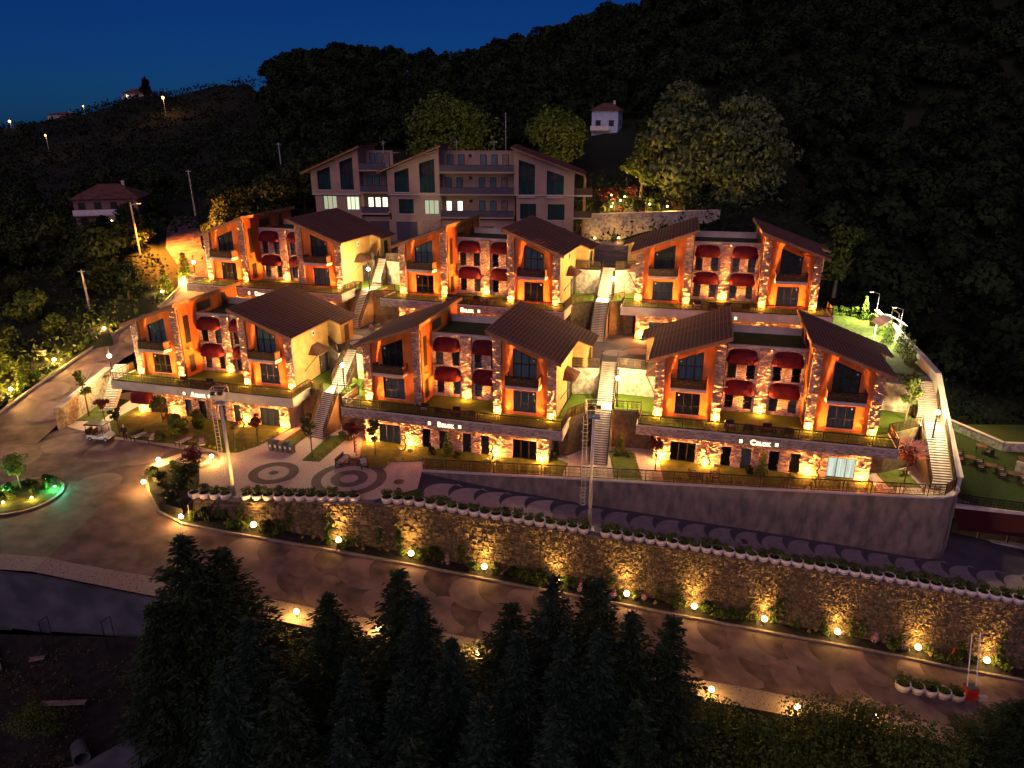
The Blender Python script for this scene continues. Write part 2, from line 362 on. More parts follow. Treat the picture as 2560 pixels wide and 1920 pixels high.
def emblem(parent, x, z, y=-2.94, s=.44):
    e = part('emblem', MB().box(x-s/2, x+s/2, y-.02, y+.03, z-s/2, z+s/2), M['frame'], parent)
    g = MB(); k = s*.3
    for q in (-1, 0, 1): g.box(x-s*.36, x+s*.36, y-.045, y-.02, z+q*k-.035, z+q*k+.035)
    g.box(x-s*.20, x-s*.12, y-.05, y-.021, z-s*.3, z+s*.4); g.box(x+.02, x+.06, y-.05, y-.021, z-s*.4, z+s*.3)
    part('emblem_mark', g, M['letter'], e)

def build_block():
    root = thing('terrace_block', 'orange and stone apartment block', 'apartment block')
    P = lambda n, b, m, **k: part(n, b, M[m], root, **k)
    W_ = [(-8.3, -5.85), (6.2, 8.7)]; NW = [(-3.45, -2.5), (-1.6, -.65), (.95, 1.9), (2.85, 3.8)]
    # base storey (z -4.1 .. -0.9), front at y -1.3
    holes = [(a, b, -4.12, -1.95) for a, b in W_+NW]
    b = MB(); xs = sorted([-9.9, 9.9]+[v for h in holes for v in h[:2]])
    for i in range(0, len(xs), 2): b.box(xs[i], xs[i+1], -1.3, -.9, -4.1, -.9)
    for h in holes: b.box(h[0], h[1], -1.3, -.9, -1.95, -.9)
    b.box(-9.9, 9.9, -.9, 3.2, -4.1, -.9)
    P('base_wall', b, 'cream')
    b = MB(); stones(b, -9.9, 9.9, -4.1, -.9, -1.3, holes); part('stone_cladding', b, STM, root, kind='stuff')
    for a, c in W_: window(root, a, c, -4.08, -1.97, -1.97, -1.12)
    for a, c in NW: window(root, a, c, -4.08, -1.97, -1.97, -1.12, n=1)
    # terrace slab with parapet band
    b = MB(); b.slab([(-11.6, -2.9), (11.6, -2.9), (11.45, .85), (9.9, .85), (9.9, 3.24), (-9.9, 3.24), (-9.9, .85), (-11.45, .85)], -.88, 0)
    P('terrace_slab', b, 'cream')
    b = MB().box(-11.6, 11.6, -2.93, -2.68, 0, .12); b.box(-11.6, -11.4, -2.68, .85, 0, .12); b.box(11.4, 11.6, -2.68, .85, 0, .12)
    P('terrace_kerb', b, 'coping')
    P('terrace_turf', MB().slab([(-11.38, -2.66), (11.38, -2.66), (11.38, .84), (9.9, .84), (9.9, 3.2), (-9.9, 3.2), (-9.9, .84), (-11.38, .84)], .003, .022), 'turf')
    b = MB(); stones(b, -11.58, 11.58, -.86, -.02, -2.905, pr=(.01, .05)); part('slab_cladding', b, STM, root, kind='stuff')
    rl = part('terrace_railing', MB().box(-11.5, 11.5, -2.84, -2.78, .12, .15), M['iron'], root)
    railing(rl, [(-11.45, .7, .12), (-11.45, -2.8, .12), (11.45, -2.8, .12), (11.45, .7, .12)], 1.0)
    # wings
    for s in (-1, 1):
        X = lambda v: s*v
        def pr(bm, poly, y0, y1):
            q = [(s*x, z) for x, z in poly]
            bm.prism(q if s > 0 else q[::-1], y0, y1)
        u = lambda x: roofz(x)-.14
        f = MB()                                     # orange front wall with two openings
        g0, g1, zt = 5.83, 8.2, (lambda x: 6.93-.405*(x-5.83))
        pr(f, [(4.70, 0), (g0, 0), (g0, u(g0)), (4.70, u(4.70))], .3, .6)
        pr(f, [(g1, 0), (9.36, 0), (9.36, u(9.36)), (g1, u(g1))], .3, .6)
        pr(f, [(g0, 0), (g1, 0), (g1, .36), (g0, .36)], .3, .6)
        pr(f, [(g0, 2.62), (g1, 2.62), (g1, 3.5), (g0, 3.5)], .3, .6)
        pr(f, [(g0, zt(g0)), (g1, zt(g1)), (g1, u(g1)), (g0, u(g0))], .3, .6)
        P('front_wall', f, 'plaster')
        x0, x1 = (g0, g1) if s > 0 else (-g1, -g0)
        window(root, x0, x1, .38, 2.6, 2.6, .42, rail=1.25)
        zl, zr = (zt(g0), zt(g1)) if s > 0 else (zt(g1), zt(g0))
        window(root, x0, x1, 3.52, zl-.02, zr-.02, .42, rail=5.35, back='curtain')
        for zz_ in (2.3, 5.75):
            xx_ = -7.9 if s < 0 else 7.9
            P('sticker', MB().prism([(xx_+.09*math.cos(q), zz_+.09*math.sin(q)) for q in np.linspace(0, 6.283, 11)[:-1]], .405, .413), 'white')
        P('window_sill', MB().box(x0-.1, x1+.1, .2, .42, .30, .358), 'coping')
        c = MB()                                     # closed body of the wing behind the front wall
        pr(c, [(4.1, 0), (10.0, 0), (10.0, u(10.0)), (4.1, u(4.1))], .75, .78)
        sw = MB(); pr(sw, [(9.9, 0), (10.2, 0), (10.2, u(10.2)), (9.9, u(9.9))], .36, 11.2)
        pr(sw, [(3.85, 0), (9.9, 0), (9.9, u(9.9)), (3.85, u(3.85))], 11.0, 11.2)
        pr(sw, [(10.2, 3.0), (11.8, 3.0), (11.8, u(11.8)), (10.2, u(10.2))], 8.0, 11.19)
        P('side_wall', sw, 'yellow'); P('inner_partition', c, 'blind')
        iw = MB(); pr(iw, [(3.85, 0), (4.1, 0), (4.1, u(4.1)), (3.85, u(3.85))], .36, 11.0); P('inner_wall', iw, 'plaster')
        # stone pillars
        for (a, e, h) in ((9.36, 10.26, 10.26), (3.84, 4.70, 4.70)):
            pb = MB(); pr(pb, [(a, 0), (e, 0), (e, u(e)-.01), (a, u(a)-.01)], .02, .36)
            pl = P('stone_pillar', pb, 'stone')
            st = MB(); stones(st, min(s*a, s*e), max(s*a, s*e), .0, u(e)-.05, .02); part('stone_facing', st, STM, pl, kind='stuff')
        # openings on the inner side wall (tall window, small window, roof window), shallow frames on the wall face
        xi = X(3.85)
        for (y0, y1, z0, z1) in ((.95, 1.85, 3.9, 7.1), (1.0, 1.95, .45, 2.45), (3.6, 6.0, 7.0, 8.0), (8.2, 9.0, 6.65, 8.2)):
            d = -s*.03
            fr = MB().box(min(xi, xi+d), max(xi, xi+d), y0, y1, z0, min(z1, u(3.85)-.1)); wn = P('side_window', fr, 'frame')
            part('pane', MB().box(min(xi+d, xi+d*1.4), max(xi+d, xi+d*1.4), y0+.06, y1-.06, z0+.06, min(z1, u(3.85)-.1)-.06), M['black'], wn)
        P('sill_shelf', MB().box(min(xi, xi-s*.5), max(xi, xi-s*.5), .8, 1.1, 3.3, 3.38), 'coping')
        # outer side wall: round vent box, tiled hood over the door, door
        xo = X(10.2)
        vb = P('wall_vent', MB().box(min(xo, xo+s*.12), max(xo, xo+s*.12), 4.3, 4.75, 4.9, 5.5), 'white')
        part('vent_hole', MB().lathe([(.16, 0), (.16, .02)], (0, 0, 0), 12), M['black'], vb).matrix_local = Matrix.Translation((xo+s*.12, 4.52, 5.2)) @ Matrix.Rotation(R(90*s), 4, 'Y')
        hd = MB(); y0, y1 = 3.2, 6.4
        hv = [(xo, y0+.9, 3.85), (xo, y1-.9, 3.85), (xo+s*1.25, y1, 3.0), (xo+s*1.25, y0, 3.0), (xo, y0, 3.0), (xo, y1, 3.0)]
        hd.add(hv, [(0, 1, 2, 3), (0, 3, 4), (1, 5, 2), (3, 2, 5, 4)]); hood = P('door_hood', hd, 'tile')
        for i in range(6):
            t = (i+.5)/6; ya = y0+.9+(y1-y0-1.8)*t; yb = y0+(y1-y0)*t
            part('hood_rib', MB().bar((xo, ya, 3.89), (xo+s*1.25, yb, 3.04), .07), M['tile'], hood)
        part('stay', MB().bar((xo+s*.02, 2.1, 1.4), (xo+s*1.1, 3.3, 3.0), .05), M['iron'], hood)
        dr = P('door', MB().box(min(xo, xo+s*.05), max(xo, xo+s*.05), 5.6, 6.8, .03, 2.15), 'garage')
        part('door_frame', MB().box(min(xo, xo+s*.08), max(xo, xo+s*.08), 6.8, 7.3, .03, 2.2).box(min(xo, xo+s*.08), max(xo, xo+s*.08), 5.5, 5.6, .03, 2.2), M['frame'], dr)
        part('handle', MB().box(min(xo+s*.05, xo+s*.1), max(xo+s*.05, xo+s*.1), 5.7, 5.74, .95, 1.15), M['steel'], dr)
        bd = P('back_door', MB().box(min(X(11.8), X(11.83)), max(X(11.8), X(11.83)), 9.0, 10.0, 3.05, 5.0), 'frame')
        # roof: lapped tile courses over a boarded deck, fascias
        a, e = 3.45, 10.9; rd = MB()
        pr(rd, [(a, roofz(a)-.12), (e, roofz(e)-.12), (e, roofz(e)), (a, roofz(a))], -.8, 11.6)
        pr(rd, [(e, roofz(e)-.12), (12.25, roofz(12.25)-.12), (12.25, roofz(12.25)), (e, roofz(e))], 7.3, 11.6)
        rf = P('roof', rd, 'timber')
        n = 20; st = (e-a)/n
        cm = MB(); z1 = .364*st+.0
        q = [(0, .02), (st+.05, -.364*(st+.05)+.055), (st+.05, -.364*(st+.05)+.095), (0, .06)]
        q = [(s*x, z) for x, z in q]; cm.prism(q if s > 0 else q[::-1], -.84, 11.64)
        cm.cur = 1; cm.prism([(s*x, z) for x, z in ([(-.02, .05), (.02, .04), (.02, .10), (-.02, .11)])][::s], -.86, 11.66); cme = cm.mesh('tile_course', [M['tile'], M['tileglint']])
        cm2 = MB(); q2 = [(s*x, z) for x, z in [(0, .02), (st+.05, -.364*(st+.05)+.055), (st+.05, -.364*(st+.05)+.095), (0, .06)]]
        cm2.prism(q2 if s > 0 else q2[::-1], 7.26, 11.64); cm2.cur = 1; cm2.prism([(s*x, z) for x, z in ([(-.02, .05), (.02, .04), (.02, .10), (-.02, .11)])][::s], 7.24, 11.66); cme2 = cm2.mesh('tile_course', [M['tile'], M['tileglint']])
        for i in range(n): ob('tile_course', cme, rf, (s*(a+i*st), 0, roofz(a+i*st)))
        for i in range(n, n+4): ob('tile_course', cme2, rf, (s*(a+i*st), 0, roofz(a+i*st)))
        fb = MB(); pr(fb, [(a-.05, roofz(a)-.30), (e, roofz(e)-.30), (e, roofz(e)+.03), (a-.05, roofz(a)+.05)], -.90, -.845)
        fb.box(min(X(a-.08), X(a-.02)), max(X(a-.08), X(a-.02)), -.9, 11.66, roofz(a)-.28, roofz(a)+.09)
        part('fascia', fb, M['timber'], rf)
        # balcony
        bx0, bx1 = sorted((X(5.35), X(8.75)))
        bl = P('balcony', MB().box(bx0, bx1, -1.0, .298, 3.16, 3.46), 'coping')
        rr = part('balcony_railing', MB().box(bx0+.04, bx1-.04, -.95, -.92, 3.5, 4.3).box(bx0+.04, bx0+.07, -.92, .3, 3.5, 4.3).box(bx1-.07, bx1-.04, -.92, .3, 3.5, 4.3), M['bronze'], bl)
        rl2 = MB()
        for x in (bx0+.05, (bx0+bx1)/2, bx1-.05): rl2.box(x-.03, x+.03, -.98, -.9, 3.46, 4.45)
        rl2.box(bx0, bx1, -.99, -.91, 4.4, 4.46); rl2.box(bx0, bx0+.08, -.91, .3, 4.4, 4.46); rl2.box(bx1-.08, bx1, -.91, .3, 4.4, 4.46)
        part('handrail', rl2, M['iron'], bl)
        cg = MB()
        for k in range(7): cg.box(bx0+.5+k*.36, bx0+.72+k*.36, -.99, -.955, 3.95+.08*math.sin(k*2.1), 4.02+.08*math.sin(k*2.1)+.05*(k % 2))
        part('railing_ornament', cg, M['wood'], bl)
        lx = X(3.84+.43); uplight(root, lx, -.20, .02, 980)
        lx = X(9.81); uplight(root, lx, -.20, .02, 980)
        part('rainpipe', MB().tube([(X(3.78), .2, 8.0), (X(3.78), .2, .1)], .05, 6), M['frame'], root)
    # centre section
    CW = [(-3.45, -2.6), (-1.65, -.82), (.82, 1.65), (2.6, 3.45)]
    hz = [(a, b, z, z+1.85) for a, b in CW for z in (.33, 3.5)]
    b = MB(); xs = [-3.84]+[v for w in CW for v in w]+[3.84]
    for i in range(0, len(xs), 2): b.box(xs[i], xs[i+1], 3.25, 3.6, 0, 6.85)
    for a, c in CW:
        b.box(a, c, 3.25, 3.6, 0, .33); b.box(a, c, 3.25, 3.6, 2.18, 3.5); b.box(a, c, 3.25, 3.6, 5.35, 6.85)
    b.box(-3.84, 3.84, 3.6, 9.4, 6.35, 6.6); b.box(-3.84, 3.84, 9.4, 9.62, 3.0, 7.25)
    P('centre_wall', b, 'cream')
    b = MB(); stones(b, -3.84, 3.84, 0, 6.7, 3.25, hz+[(-.6, .6, 0, 7)], pr=(.008, .05)); part('stone_cladding', b, STM, root, kind='stuff')
    P('parapet_coping', MB().box(-3.84, 3.84, 3.18, 3.66, 6.85, 6.95).box(-3.84, 3.84, 9.36, 9.68, 7.25, 7.33), 'coping')
    P('roof_terrace_turf', MB().box(-3.83, 3.83, 3.62, 9.38, 6.6, 6.62), 'rooflawn')
    pl = P('stone_pillar', MB().box(-.6, .6, 3.02, 3.25, 0, 6.83), 'stone')
    b = MB(); stones(b, -.6, .6, 0, 6.8, 3.02); part('stone_facing', b, STM, pl, kind='stuff')
    for a, c in CW:
        for z in (.35, 3.52): window(root, a, c, z, z+1.82, z+1.82, 3.38, n=1, rail=z+.75)
    for z in (2.2, 5.42):
        for s in (-1, 1): awning(root, s*2.12, 3.22, z)
    P('inner_partition', MB().box(-3.84, 3.84, 3.9, 3.92, 0, 6.3), 'blind')
    uplight(root, 0, 2.74, .02, 850)
    for x in (-9.15, -4.75, 4.55, 9.3): uplight(root, x, -1.66, -4.08, 400, base=True, tilt=.06, angle=90)
    P('entrance_lamp_box', MB().box(.1, .62, -1.75, -1.3, -2.5, -2.05), 'yellow')
    return root

BL = dict(A=(-33.5, 78.1, 4.1, -15.38), B=(-5.58, 69.53, 4.1, -16.04), C=(23.92, 65.15, 4.1, -14.58),
          D=(-31.4, 95.94, 11.26, -16.97), E=(-4.18, 87.16, 11.26, -18.35), F=(24.6, 83.66, 11.26, -12.73))
BLAB = dict(A='orange and stone apartment block with lit A BLOK sign, front row beside the left road',
            B='orange and stone apartment block with lit B BLOK sign, middle of the front row',
            C='orange and stone apartment block with lit C BLOK sign and one curtain lit window',
            D='orange and stone apartment block with D sign, rear row above the A block',
            E='orange and stone apartment block with lit E BLOK sign, rear row middle',
            F='orange and stone apartment block in the rear row beside the bright lawn and dark hill')
base = build_block(); blocks = {}
for k in BL:
    o = base if k == 'A' else copy_tree(base)
    x, y, z, a = BL[k]; o.location = (x, y, z); o.rotation_euler = (0, 0, R(a))
    o['label'] = BLAB[k]; o['group'] = 'matching apartment blocks on two terraces'; blocks[k] = o
for k, o in blocks.items():
    emblem(o, -1.86, -.52); emblem(o, 1.32, -.55)
    me, w1 = glyph_text(k, .70); ob('lettering', me, o, (-1.02, -2.95, -.78)).rotation_euler = (R(90), 0, 0)
    me, w2 = glyph_text('BLOK', .48); ob('lettering', me, o, (-1.02+w1+.05, -2.95, -.78)).rotation_euler = (R(90), 0, 0)
# A: awning over the left base window; slab of A and F is smooth render
awning(blocks['A'], -8.9, -1.32, -2.62, 3.0, .95, 1.35)
# C: the right base window is lit
for ch in kids(blocks['C']):
    if ch.name.split('.')[0] == 'window':
        for c in kids(ch):
            co = c.data.vertices[0].co
            if c.name.startswith('curtain') and co.z < -3 and co.x > 6: c.data = c.data.copy(); c.data.materials[0] = M['litcurtain']
for k in 'AF':
    for ch in list(kids(blocks[k])):
        if ch.name.startswith('slab_cladding'): bpy.data.objects.remove(ch)

# curtains and blinds differ from room to room; two pillars' lamps are off
rv = random.Random(3)
for k, o in blocks.items():
    for w in kids(o):
        if w.name.split('.')[0] != 'window': continue
        pick = rv.choice(('curtain', 'blind', 'blind', 'darkblind', 'curtain'))
        for c in kids(w):
            if c.name.startswith('curtain') and c.data.materials[0] != M['litcurtain']:
                c.material_slots[0].link = 'OBJECT'; c.material_slots[0].material = M[pick]
    xo = {'B': -4.27, 'D': 4.27}.get(k)
    if xo:
        for c in list(kids(o)):
            if c.type == 'LIGHT' and abs(c.location.x-xo) < .1 and c.location.z > -1: bpy.data.objects.remove(c)
            elif c.name.startswith('uplight') and abs(c.data.vertices[0].co.x-xo) < .2 and c.data.vertices[0].co.z > -1:
                for q in kids(c): q.material_slots[0].link = 'OBJECT'; q.material_slots[0].material = M['black']
# ------------------------------------------------------------------ ground, roads, yards
RX = [-60, -36, -23.8, -14.6, -7.3, .67, 8.8, 21.5, 31, 43.6, 70]; RZ = [0, 0, -2.2, -4.1, -5.4, -6.9, -8.1, -10, -11.4, -13.3, -17.2]
rz_ = lambda x: float(np.interp(x, RX, RZ))
KERB = [(-35, 64.3), (-34.6, 62.4), (-33.5, 60.4), (-31.4, 57.5), (-28.8, 56.2), (-24.8, 55.9), (-14.5, 55.9), (-7.3, 55.5), (.7, 55.0), (8.8, 54.2), (14.9, 53.5), (21.5, 52.8), (30.9, 51.9), (38.3, 50.9), (43.7, 50.4), (62, 48.4)]
NEAR = [(-62, 50.5), (-40, 49.5), (-33.7, 48.7), (-27.5, 48.5), (-19.2, 48.1), (-10.4, 47.6), (0, 46.9), (17.9, 45.4), (23.4, 44.8), (33, 43.8), (62, 41)]
EDGE = [(-62, 48.2), (-38.7, 47.4), (-35.5, 47), (-26.9, 46.3), (-19, 45.9), (-10, 45.3), (0, 44.7), (18, 43.2), (33, 41.7), (62, 39)]
iy = lambda tab, x: float(np.interp(x, [p[0] for p in tab], [p[1] for p in tab]))
KY = [p for p in KERB if p[0] > -31.5]
RAMPD = np.array([.9930, -.1180])
def rampz(x, y=None):                         # the paved ramp below the retaining wall falls to the right
    return float(np.interp(x, [-14, -9, -3.1, 7.4, 23.2, 38.8, 62], [0, -.15, -1.2, -2.65, -4.4, -6.4, -9.4]))
PLANT = [(-29.2, 59.0), (-24, 58.6), (-13.3, 58.2), (-12.3, 58.2), (.33, 57.5), (11.3, 56.5), (21.7, 55.2), (32.9, 54.1), (43.8, 52.8), (62, 50.6)]
WALL = [(-8.7, 63.83), (7.3, 61.93), (22.7, 60.04), (37.2, 58.33)]
def strip_mesh(mb, rows):                     # quads between polylines given as lists of equal length
    n = len(rows[0])
    mb.add([p for r in rows for p in r], [(j*n+i, j*n+i+1, (j+1)*n+i+1, (j+1)*n+i) for j in range(len(rows)-1) for i in range(n-1)])
# wide ground far below everything, out to the horizon
g = MB().box(-5000, 5000, -60, 6000, -161, -160); struct('far_ground', g, M['hill'])
# lower road
xs = list(np.arange(-62, 62.1, 2.0)); b = MB()
top = lambda x: iy(KY, x) if x > -31.4 else 66.0 if x < -36 else 66-(x+36)/4.6*8.5
strip_mesh(b, [[(x, iy(NEAR, x)+t*(top(x)+.05-iy(NEAR, x)), rz_(x)) for x in xs] for t in np.linspace(0, 1, 6)])
struct('lower_road', b, M['road'])
b = MB(); strip_mesh(b, [[(x, iy(EDGE, x)+t*(iy(NEAR, x)-iy(EDGE, x)), rz_(x)+.10) for x in xs] for t in (0, .5, 1)])
strip_mesh(b, [[(x, iy(NEAR, x), rz_(x)+.10) for x in xs], [(x, iy(NEAR, x), rz_(x)-.1) for x in xs]])
struct('pavement', b, M['strip'])
b = MB()
for (x0, y0), (x1, y1) in zip(KERB[:-1], KERB[1:]):
    n = max(1, int(math.hypot(x1-x0, y1-y0)/.9))
    for i in range(n):
        t0, t1 = i/n, (i+1)/n-.02/max(.1, math.hypot(x1-x0, y1-y0))
        a = (x0+(x1-x0)*t0, y0+(y1-y0)*t0); c = (x0+(x1-x0)*t1, y0+(y1-y0)*t1)
        b.bar((a[0], a[1], rz_(a[0])+.03), (c[0], c[1], rz_(c[0])+.03), .22, .26)
o = struct('kerb', b, M['kerb'])
# entrance plaza (flat) and the fan pattern on it
b = MB(); pl = [(-75, 65.5), (-36, 65.5), (-35, 64.4), (-34.6, 62.4), (-31.5, 59.2), (-29.2, 59.0), (-24, 58.6), (-13, 58.2), (-12.3, 58.2), (-8.7, 60.2), (-8.7, 63.9), (7.3, 62.0), (37.2, 58.4), (40.6, 60.1), (42, 66), (40, 75), (-45, 90), (-49.2, 84), (-49.2, 74.9), (-50.5, 72), (-75, 70)]
b.flat([(x, y, .004) for x, y in pl]); struct('plaza', b, M['pave'])
def disc(mb, cx, cy, r0, r1, zf, n=48, a0=0, a1=2*math.pi, yscale=1):
    vs = []; fs = []
    for i in range(n+1):
        a = a0+(a1-a0)*i/n
        for r in (r0, r1):
            x, y = cx+r*math.cos(a), cy+r*math.sin(a)*yscale; vs.append((x, y, zf(x)))
    for i in range(n): fs.append((2*i, 2*i+1, 2*i+3, 2*i+2))
    mb.add(vs, fs)
k = 0
PV = thing('paving_pattern', 'ring and fan pattern laid in pink and grey paving across the plaza', 'paving', (0, 0, 0)); PV['kind'] = 'structure'; del PV['category']
zc = lambda d: (lambda x: .004+d)
for cx, cy, rs in ((-22.9, 63.5, (.45, 1.45, 2.35)), (-15.4, 62.3, (.85, 1.75, 2.6, 3.5)), (-31.4, 66.2, (.4, .9, 1.5, 2.2))):
    prev = 0
    for i, r in enumerate(rs):
        mb = MB(); disc(mb, cx, cy, prev, r, zc(.004))
        dark = (i % 2 == 0) if len(rs) == 3 else (i % 2 == 1)
        part('paving_ring', mb, M['petalgrey' if dark else 'petal'], PV); prev = r
b = MB().slab([(-75, 62), (-37, 62), (-35.6, 64.2), (-35.3, 66.2), (-33, 68.6), (-37.2, 70.1), (-42.6, 71.6), (-49.2, 74.9), (-51, 73), (-75, 72)], .006, .012)
struct('plaza_road', b, M['road'])
for cx, cy, r, d, m in ((-55, 76.2, 3.1, 0, 'petal'), (-41, 68.5, 2.6, .004, 'disc'), (-37.6, 67.4, 2.3, .008, 'disc'), (-46.5, 70.5, 2.6, .004, 'disc'), (-38.7, 61.6, 2.0, 0, 'disc'), (-50.5, 66.5, 3, .004, 'disc')):
    if m == 'petal' and cx < -50: continue
    mb = MB(); disc(mb, cx, cy, 0, r, (lambda x, d=d: (.016 if True else 0)+d)); part('paving_disc', mb, M[m], PV)
# ramp below the retaining wall
xs2 = list(np.arange(-12.3, 62.1, 1.5)); wy = lambda x: iy(WALL, x) if x <= 37.2 else 58.33+min(9, (x-37.2)*.9)
b = MB(); strip_mesh(b, [[(x, iy(PLANT, x)-.5+t*(wy(max(x, -8.7))+.1-iy(PLANT, x)+.5), rampz(x)) for x in xs2] for t in (0, .5, 1)])
struct('ramp_paving', b, M['ramp'])
def petal(cx, cy, r, zf, t0, t1, m, off, d=3.35):       # disc minus its right neighbour, cut to the ramp width
    h = math.sqrt(max(.01, r*r-d*d/4)); n = 20; a = math.acos(d/2/r)
    arc1 = [(cx+r*math.cos(t), cy+r*math.sin(t)) for t in np.linspace(a, 2*math.pi-a, n)]
    arc2 = [(cx+d*.93+r*math.cos(t), cy+.8+r*math.sin(t)) for t in np.linspace(math.pi-a*.85, math.pi+a*1.15, n)]
    cl = lambda x, y: (x, min(max(y, t0(x)), t1(x)))
    mb = MB(); mb.add([(*cl(x, y), zf(x)+off) for x, y in arc1]+[(*cl(x, y), zf(x)+off) for x, y in arc2], [(i, i+1, n+i+1, n+i) for i in range(n-1)])
    return part('paving_petal', mb, M[m], PV)
for i in range(23):
    cx = -5.8+i*2.36; cy = iy(PLANT, cx)+2.3
    petal(cx, cy, 2.35, rampz, lambda x: iy(PLANT, x)+.1, lambda x: wy(max(x, -8.7))-.5, 'petal' if i < 5 else 'petaldim', .012, 2.36)
for row in range(2):                            # faint fan pattern worn into the lower road
    for i in range(14):
        cx = -24+i*4.7+row*2.1; t_ = .3+.42*row; cy = iy(NEAR, cx)+(iy(KY, cx)-iy(NEAR, cx))*t_
        petal(cx, cy, 2.3, rz_, lambda x: iy(NEAR, x)+.15, lambda x: iy(KY, x)-.3, 'disc', .008+.004*row, 2.6)
for x, y in ((20.9, 57.8), (37.5, 55.2)):
    part('manhole_cover', MB().lathe([(.45, 0), (.45, .02)], (x, y, rampz(x)+.004), 20), M['manhole'], PV)
part('manhole_cover', MB().lathe([(.5, 0), (.5, .02)], (-10.6, 61.6, .006), 20), M['manhole'], PV)
# gardens in front of the blocks
b = MB()
for poly in ([(-45.2, 76.2), (-42.8, 72.3), (-37.0, 70.5), (-33, 69.8), (-29.4, 68), (-27.9, 68.1), (-26.3, 69.8), (-24.2, 74.2), (-44, 82)],
             [(-15.1, 64.9), (-12.4, 64.4), (-12.0, 65.8), (-8.7, 66), (-8.7, 64.1), (4.6, 62.6), (5.5, 65.3), (3.5, 67.6), (-15.9, 73.2)],
             [(14.2, 61.3), (33.0, 59.1), (33.6, 62.2), (14.6, 67.2)], [(-20.9, 66.2), (-19.1, 65.9), (-17.3, 72.4), (-19.6, 72.2)], [(-24.4, 70.2), (-22.6, 69.7), (-21.9, 72.4), (-23.2, 74)],
             [(9.6, 62.1), (12.2, 61.7), (12.4, 67.6), (9.9, 68.2)], [(34.6, 60.4), (37.6, 60.2), (37.8, 63.8), (34.9, 64.2)], [(-49.1, 76.5), (-46.4, 76.4), (-46.2, 83), (-49.1, 83.5)]):
    b.slab(poly, .005, .06)
struct('lawn', b, M['lawn'])
# retaining wall of the gardens, with its curved right end, and the parapet wall climbing beside the steps
rw = thing('retaining_wall', 'tall stained concrete retaining wall under the fenced gardens beside the ramp', 'wall')
wl = WALL+[(38.6, 58.35), (39.7, 58.75), (40.5, 59.5), (40.9, 60.6), (41.9, 65.5)]
b = MB(); n = len(wl)
for (a, c) in zip(wl[:-1], wl[1:]):
    d = Vector((c[0]-a[0], c[1]-a[1])).normalized(); nn = Vector((-d.y, d.x))*.5
    z0a, z0c = min(rampz(a[0]), -.05)-.4, min(rampz(c[0]), -.05)-.4
    m_ = 6
    for i in range(m_):
        p = [a[0]+(c[0]-a[0])*i/m_, a[1]+(c[1]-a[1])*i/m_]; q = [a[0]+(c[0]-a[0])*(i+1)/m_, a[1]+(c[1]-a[1])*(i+1)/m_]
        zp, zq = z0a+(z0c-z0a)*i/m_, z0a+(z0c-z0a)*(i+1)/m_
        b.add([(p[0], p[1], zp), (q[0], q[1], zq), (q[0]+nn.x, q[1]+nn.y, zq), (p[0]+nn.x, p[1]+nn.y, zp), (p[0], p[1], -.05), (q[0], q[1], -.05), (q[0]+nn.x, q[1]+nn.y, -.05), (p[0]+nn.x, p[1]+nn.y, -.05)], [(3, 2, 1, 0), (4, 5, 6, 7), (0, 1, 5, 4), (2, 3, 7, 6)])
part('wall_face', b, M['concrete'], rw)
b = MB()
for a, c in zip(wl[:-1], wl[1:]): b.bar((a[0], a[1]+.2, .02), (c[0], c[1]+.2, .02), .6, .14)
part('coping', b, M['coping'], rw)
f = thing('garden_fence', 'long pierced bronze fence along the top of the concrete retaining wall', 'fence')
railing(f, [(-8.6, 64.0, .09), (7.3, 62.1, .09), (22.7, 60.2, .09), (37.2, 58.5, .09), (38.8, 58.6, .09), (40.4, 59.8, .09)], 1.15, 2.4)
pw = thing('parapet_wall', 'pale rendered parapet wall stepping uphill beside the right hand steps', 'wall')
PW = [(40.9, 60.4, .9), (41.3, 63.0, 2.9), (42.0, 66.6, 5.4), (42.2, 69.0, 8.0), (43.2, 74, 8.3), (44.2, 79, 8.4), (45.6, 85.4, 8.6), (46.8, 92.2, 8.6)]
b = MB(); cp = MB(); lo = MB()
for a, c in zip(PW[:-1], PW[1:]):
    w = .35
    lo.add([(a[0]+.02, a[1]+.02, -9), (c[0]+.02, c[1]-.02, -9), (c[0]+w-.02, c[1]-.02, -9), (a[0]+w-.02, a[1]+.02, -9), (a[0]+.02, a[1]+.02, -.12), (c[0]+.02, c[1]-.02, -.12), (c[0]+w-.02, c[1]-.02, -.12), (a[0]+w-.02, a[1]+.02, -.12)], [(0, 1, 5, 4), (1, 2, 6, 5), (2, 3, 7, 6), (3, 0, 4, 7)])
    b.add([(a[0], a[1], -.12), (c[0], c[1], -.12), (c[0]+w, c[1], -.12), (a[0]+w, a[1], -.12), (a[0], a[1], a[2]), (c[0], c[1], c[2]), (c[0]+w, c[1], c[2]), (a[0]+w, a[1], a[2])], [(3, 2, 1, 0), (4, 5, 6, 7), (0, 1, 5, 4), (1, 2, 6, 5), (2, 3, 7, 6), (3, 0, 4, 7)])
    cp.bar((a[0]+w/2, a[1], a[2]+.05), (c[0]+w/2, c[1], c[2]+.05), .55, .10)
part('wall_face', b, M['cream'], pw); part('lower_face', lo, M['concrete'], pw); part('coping', cp, M['coping'], pw)
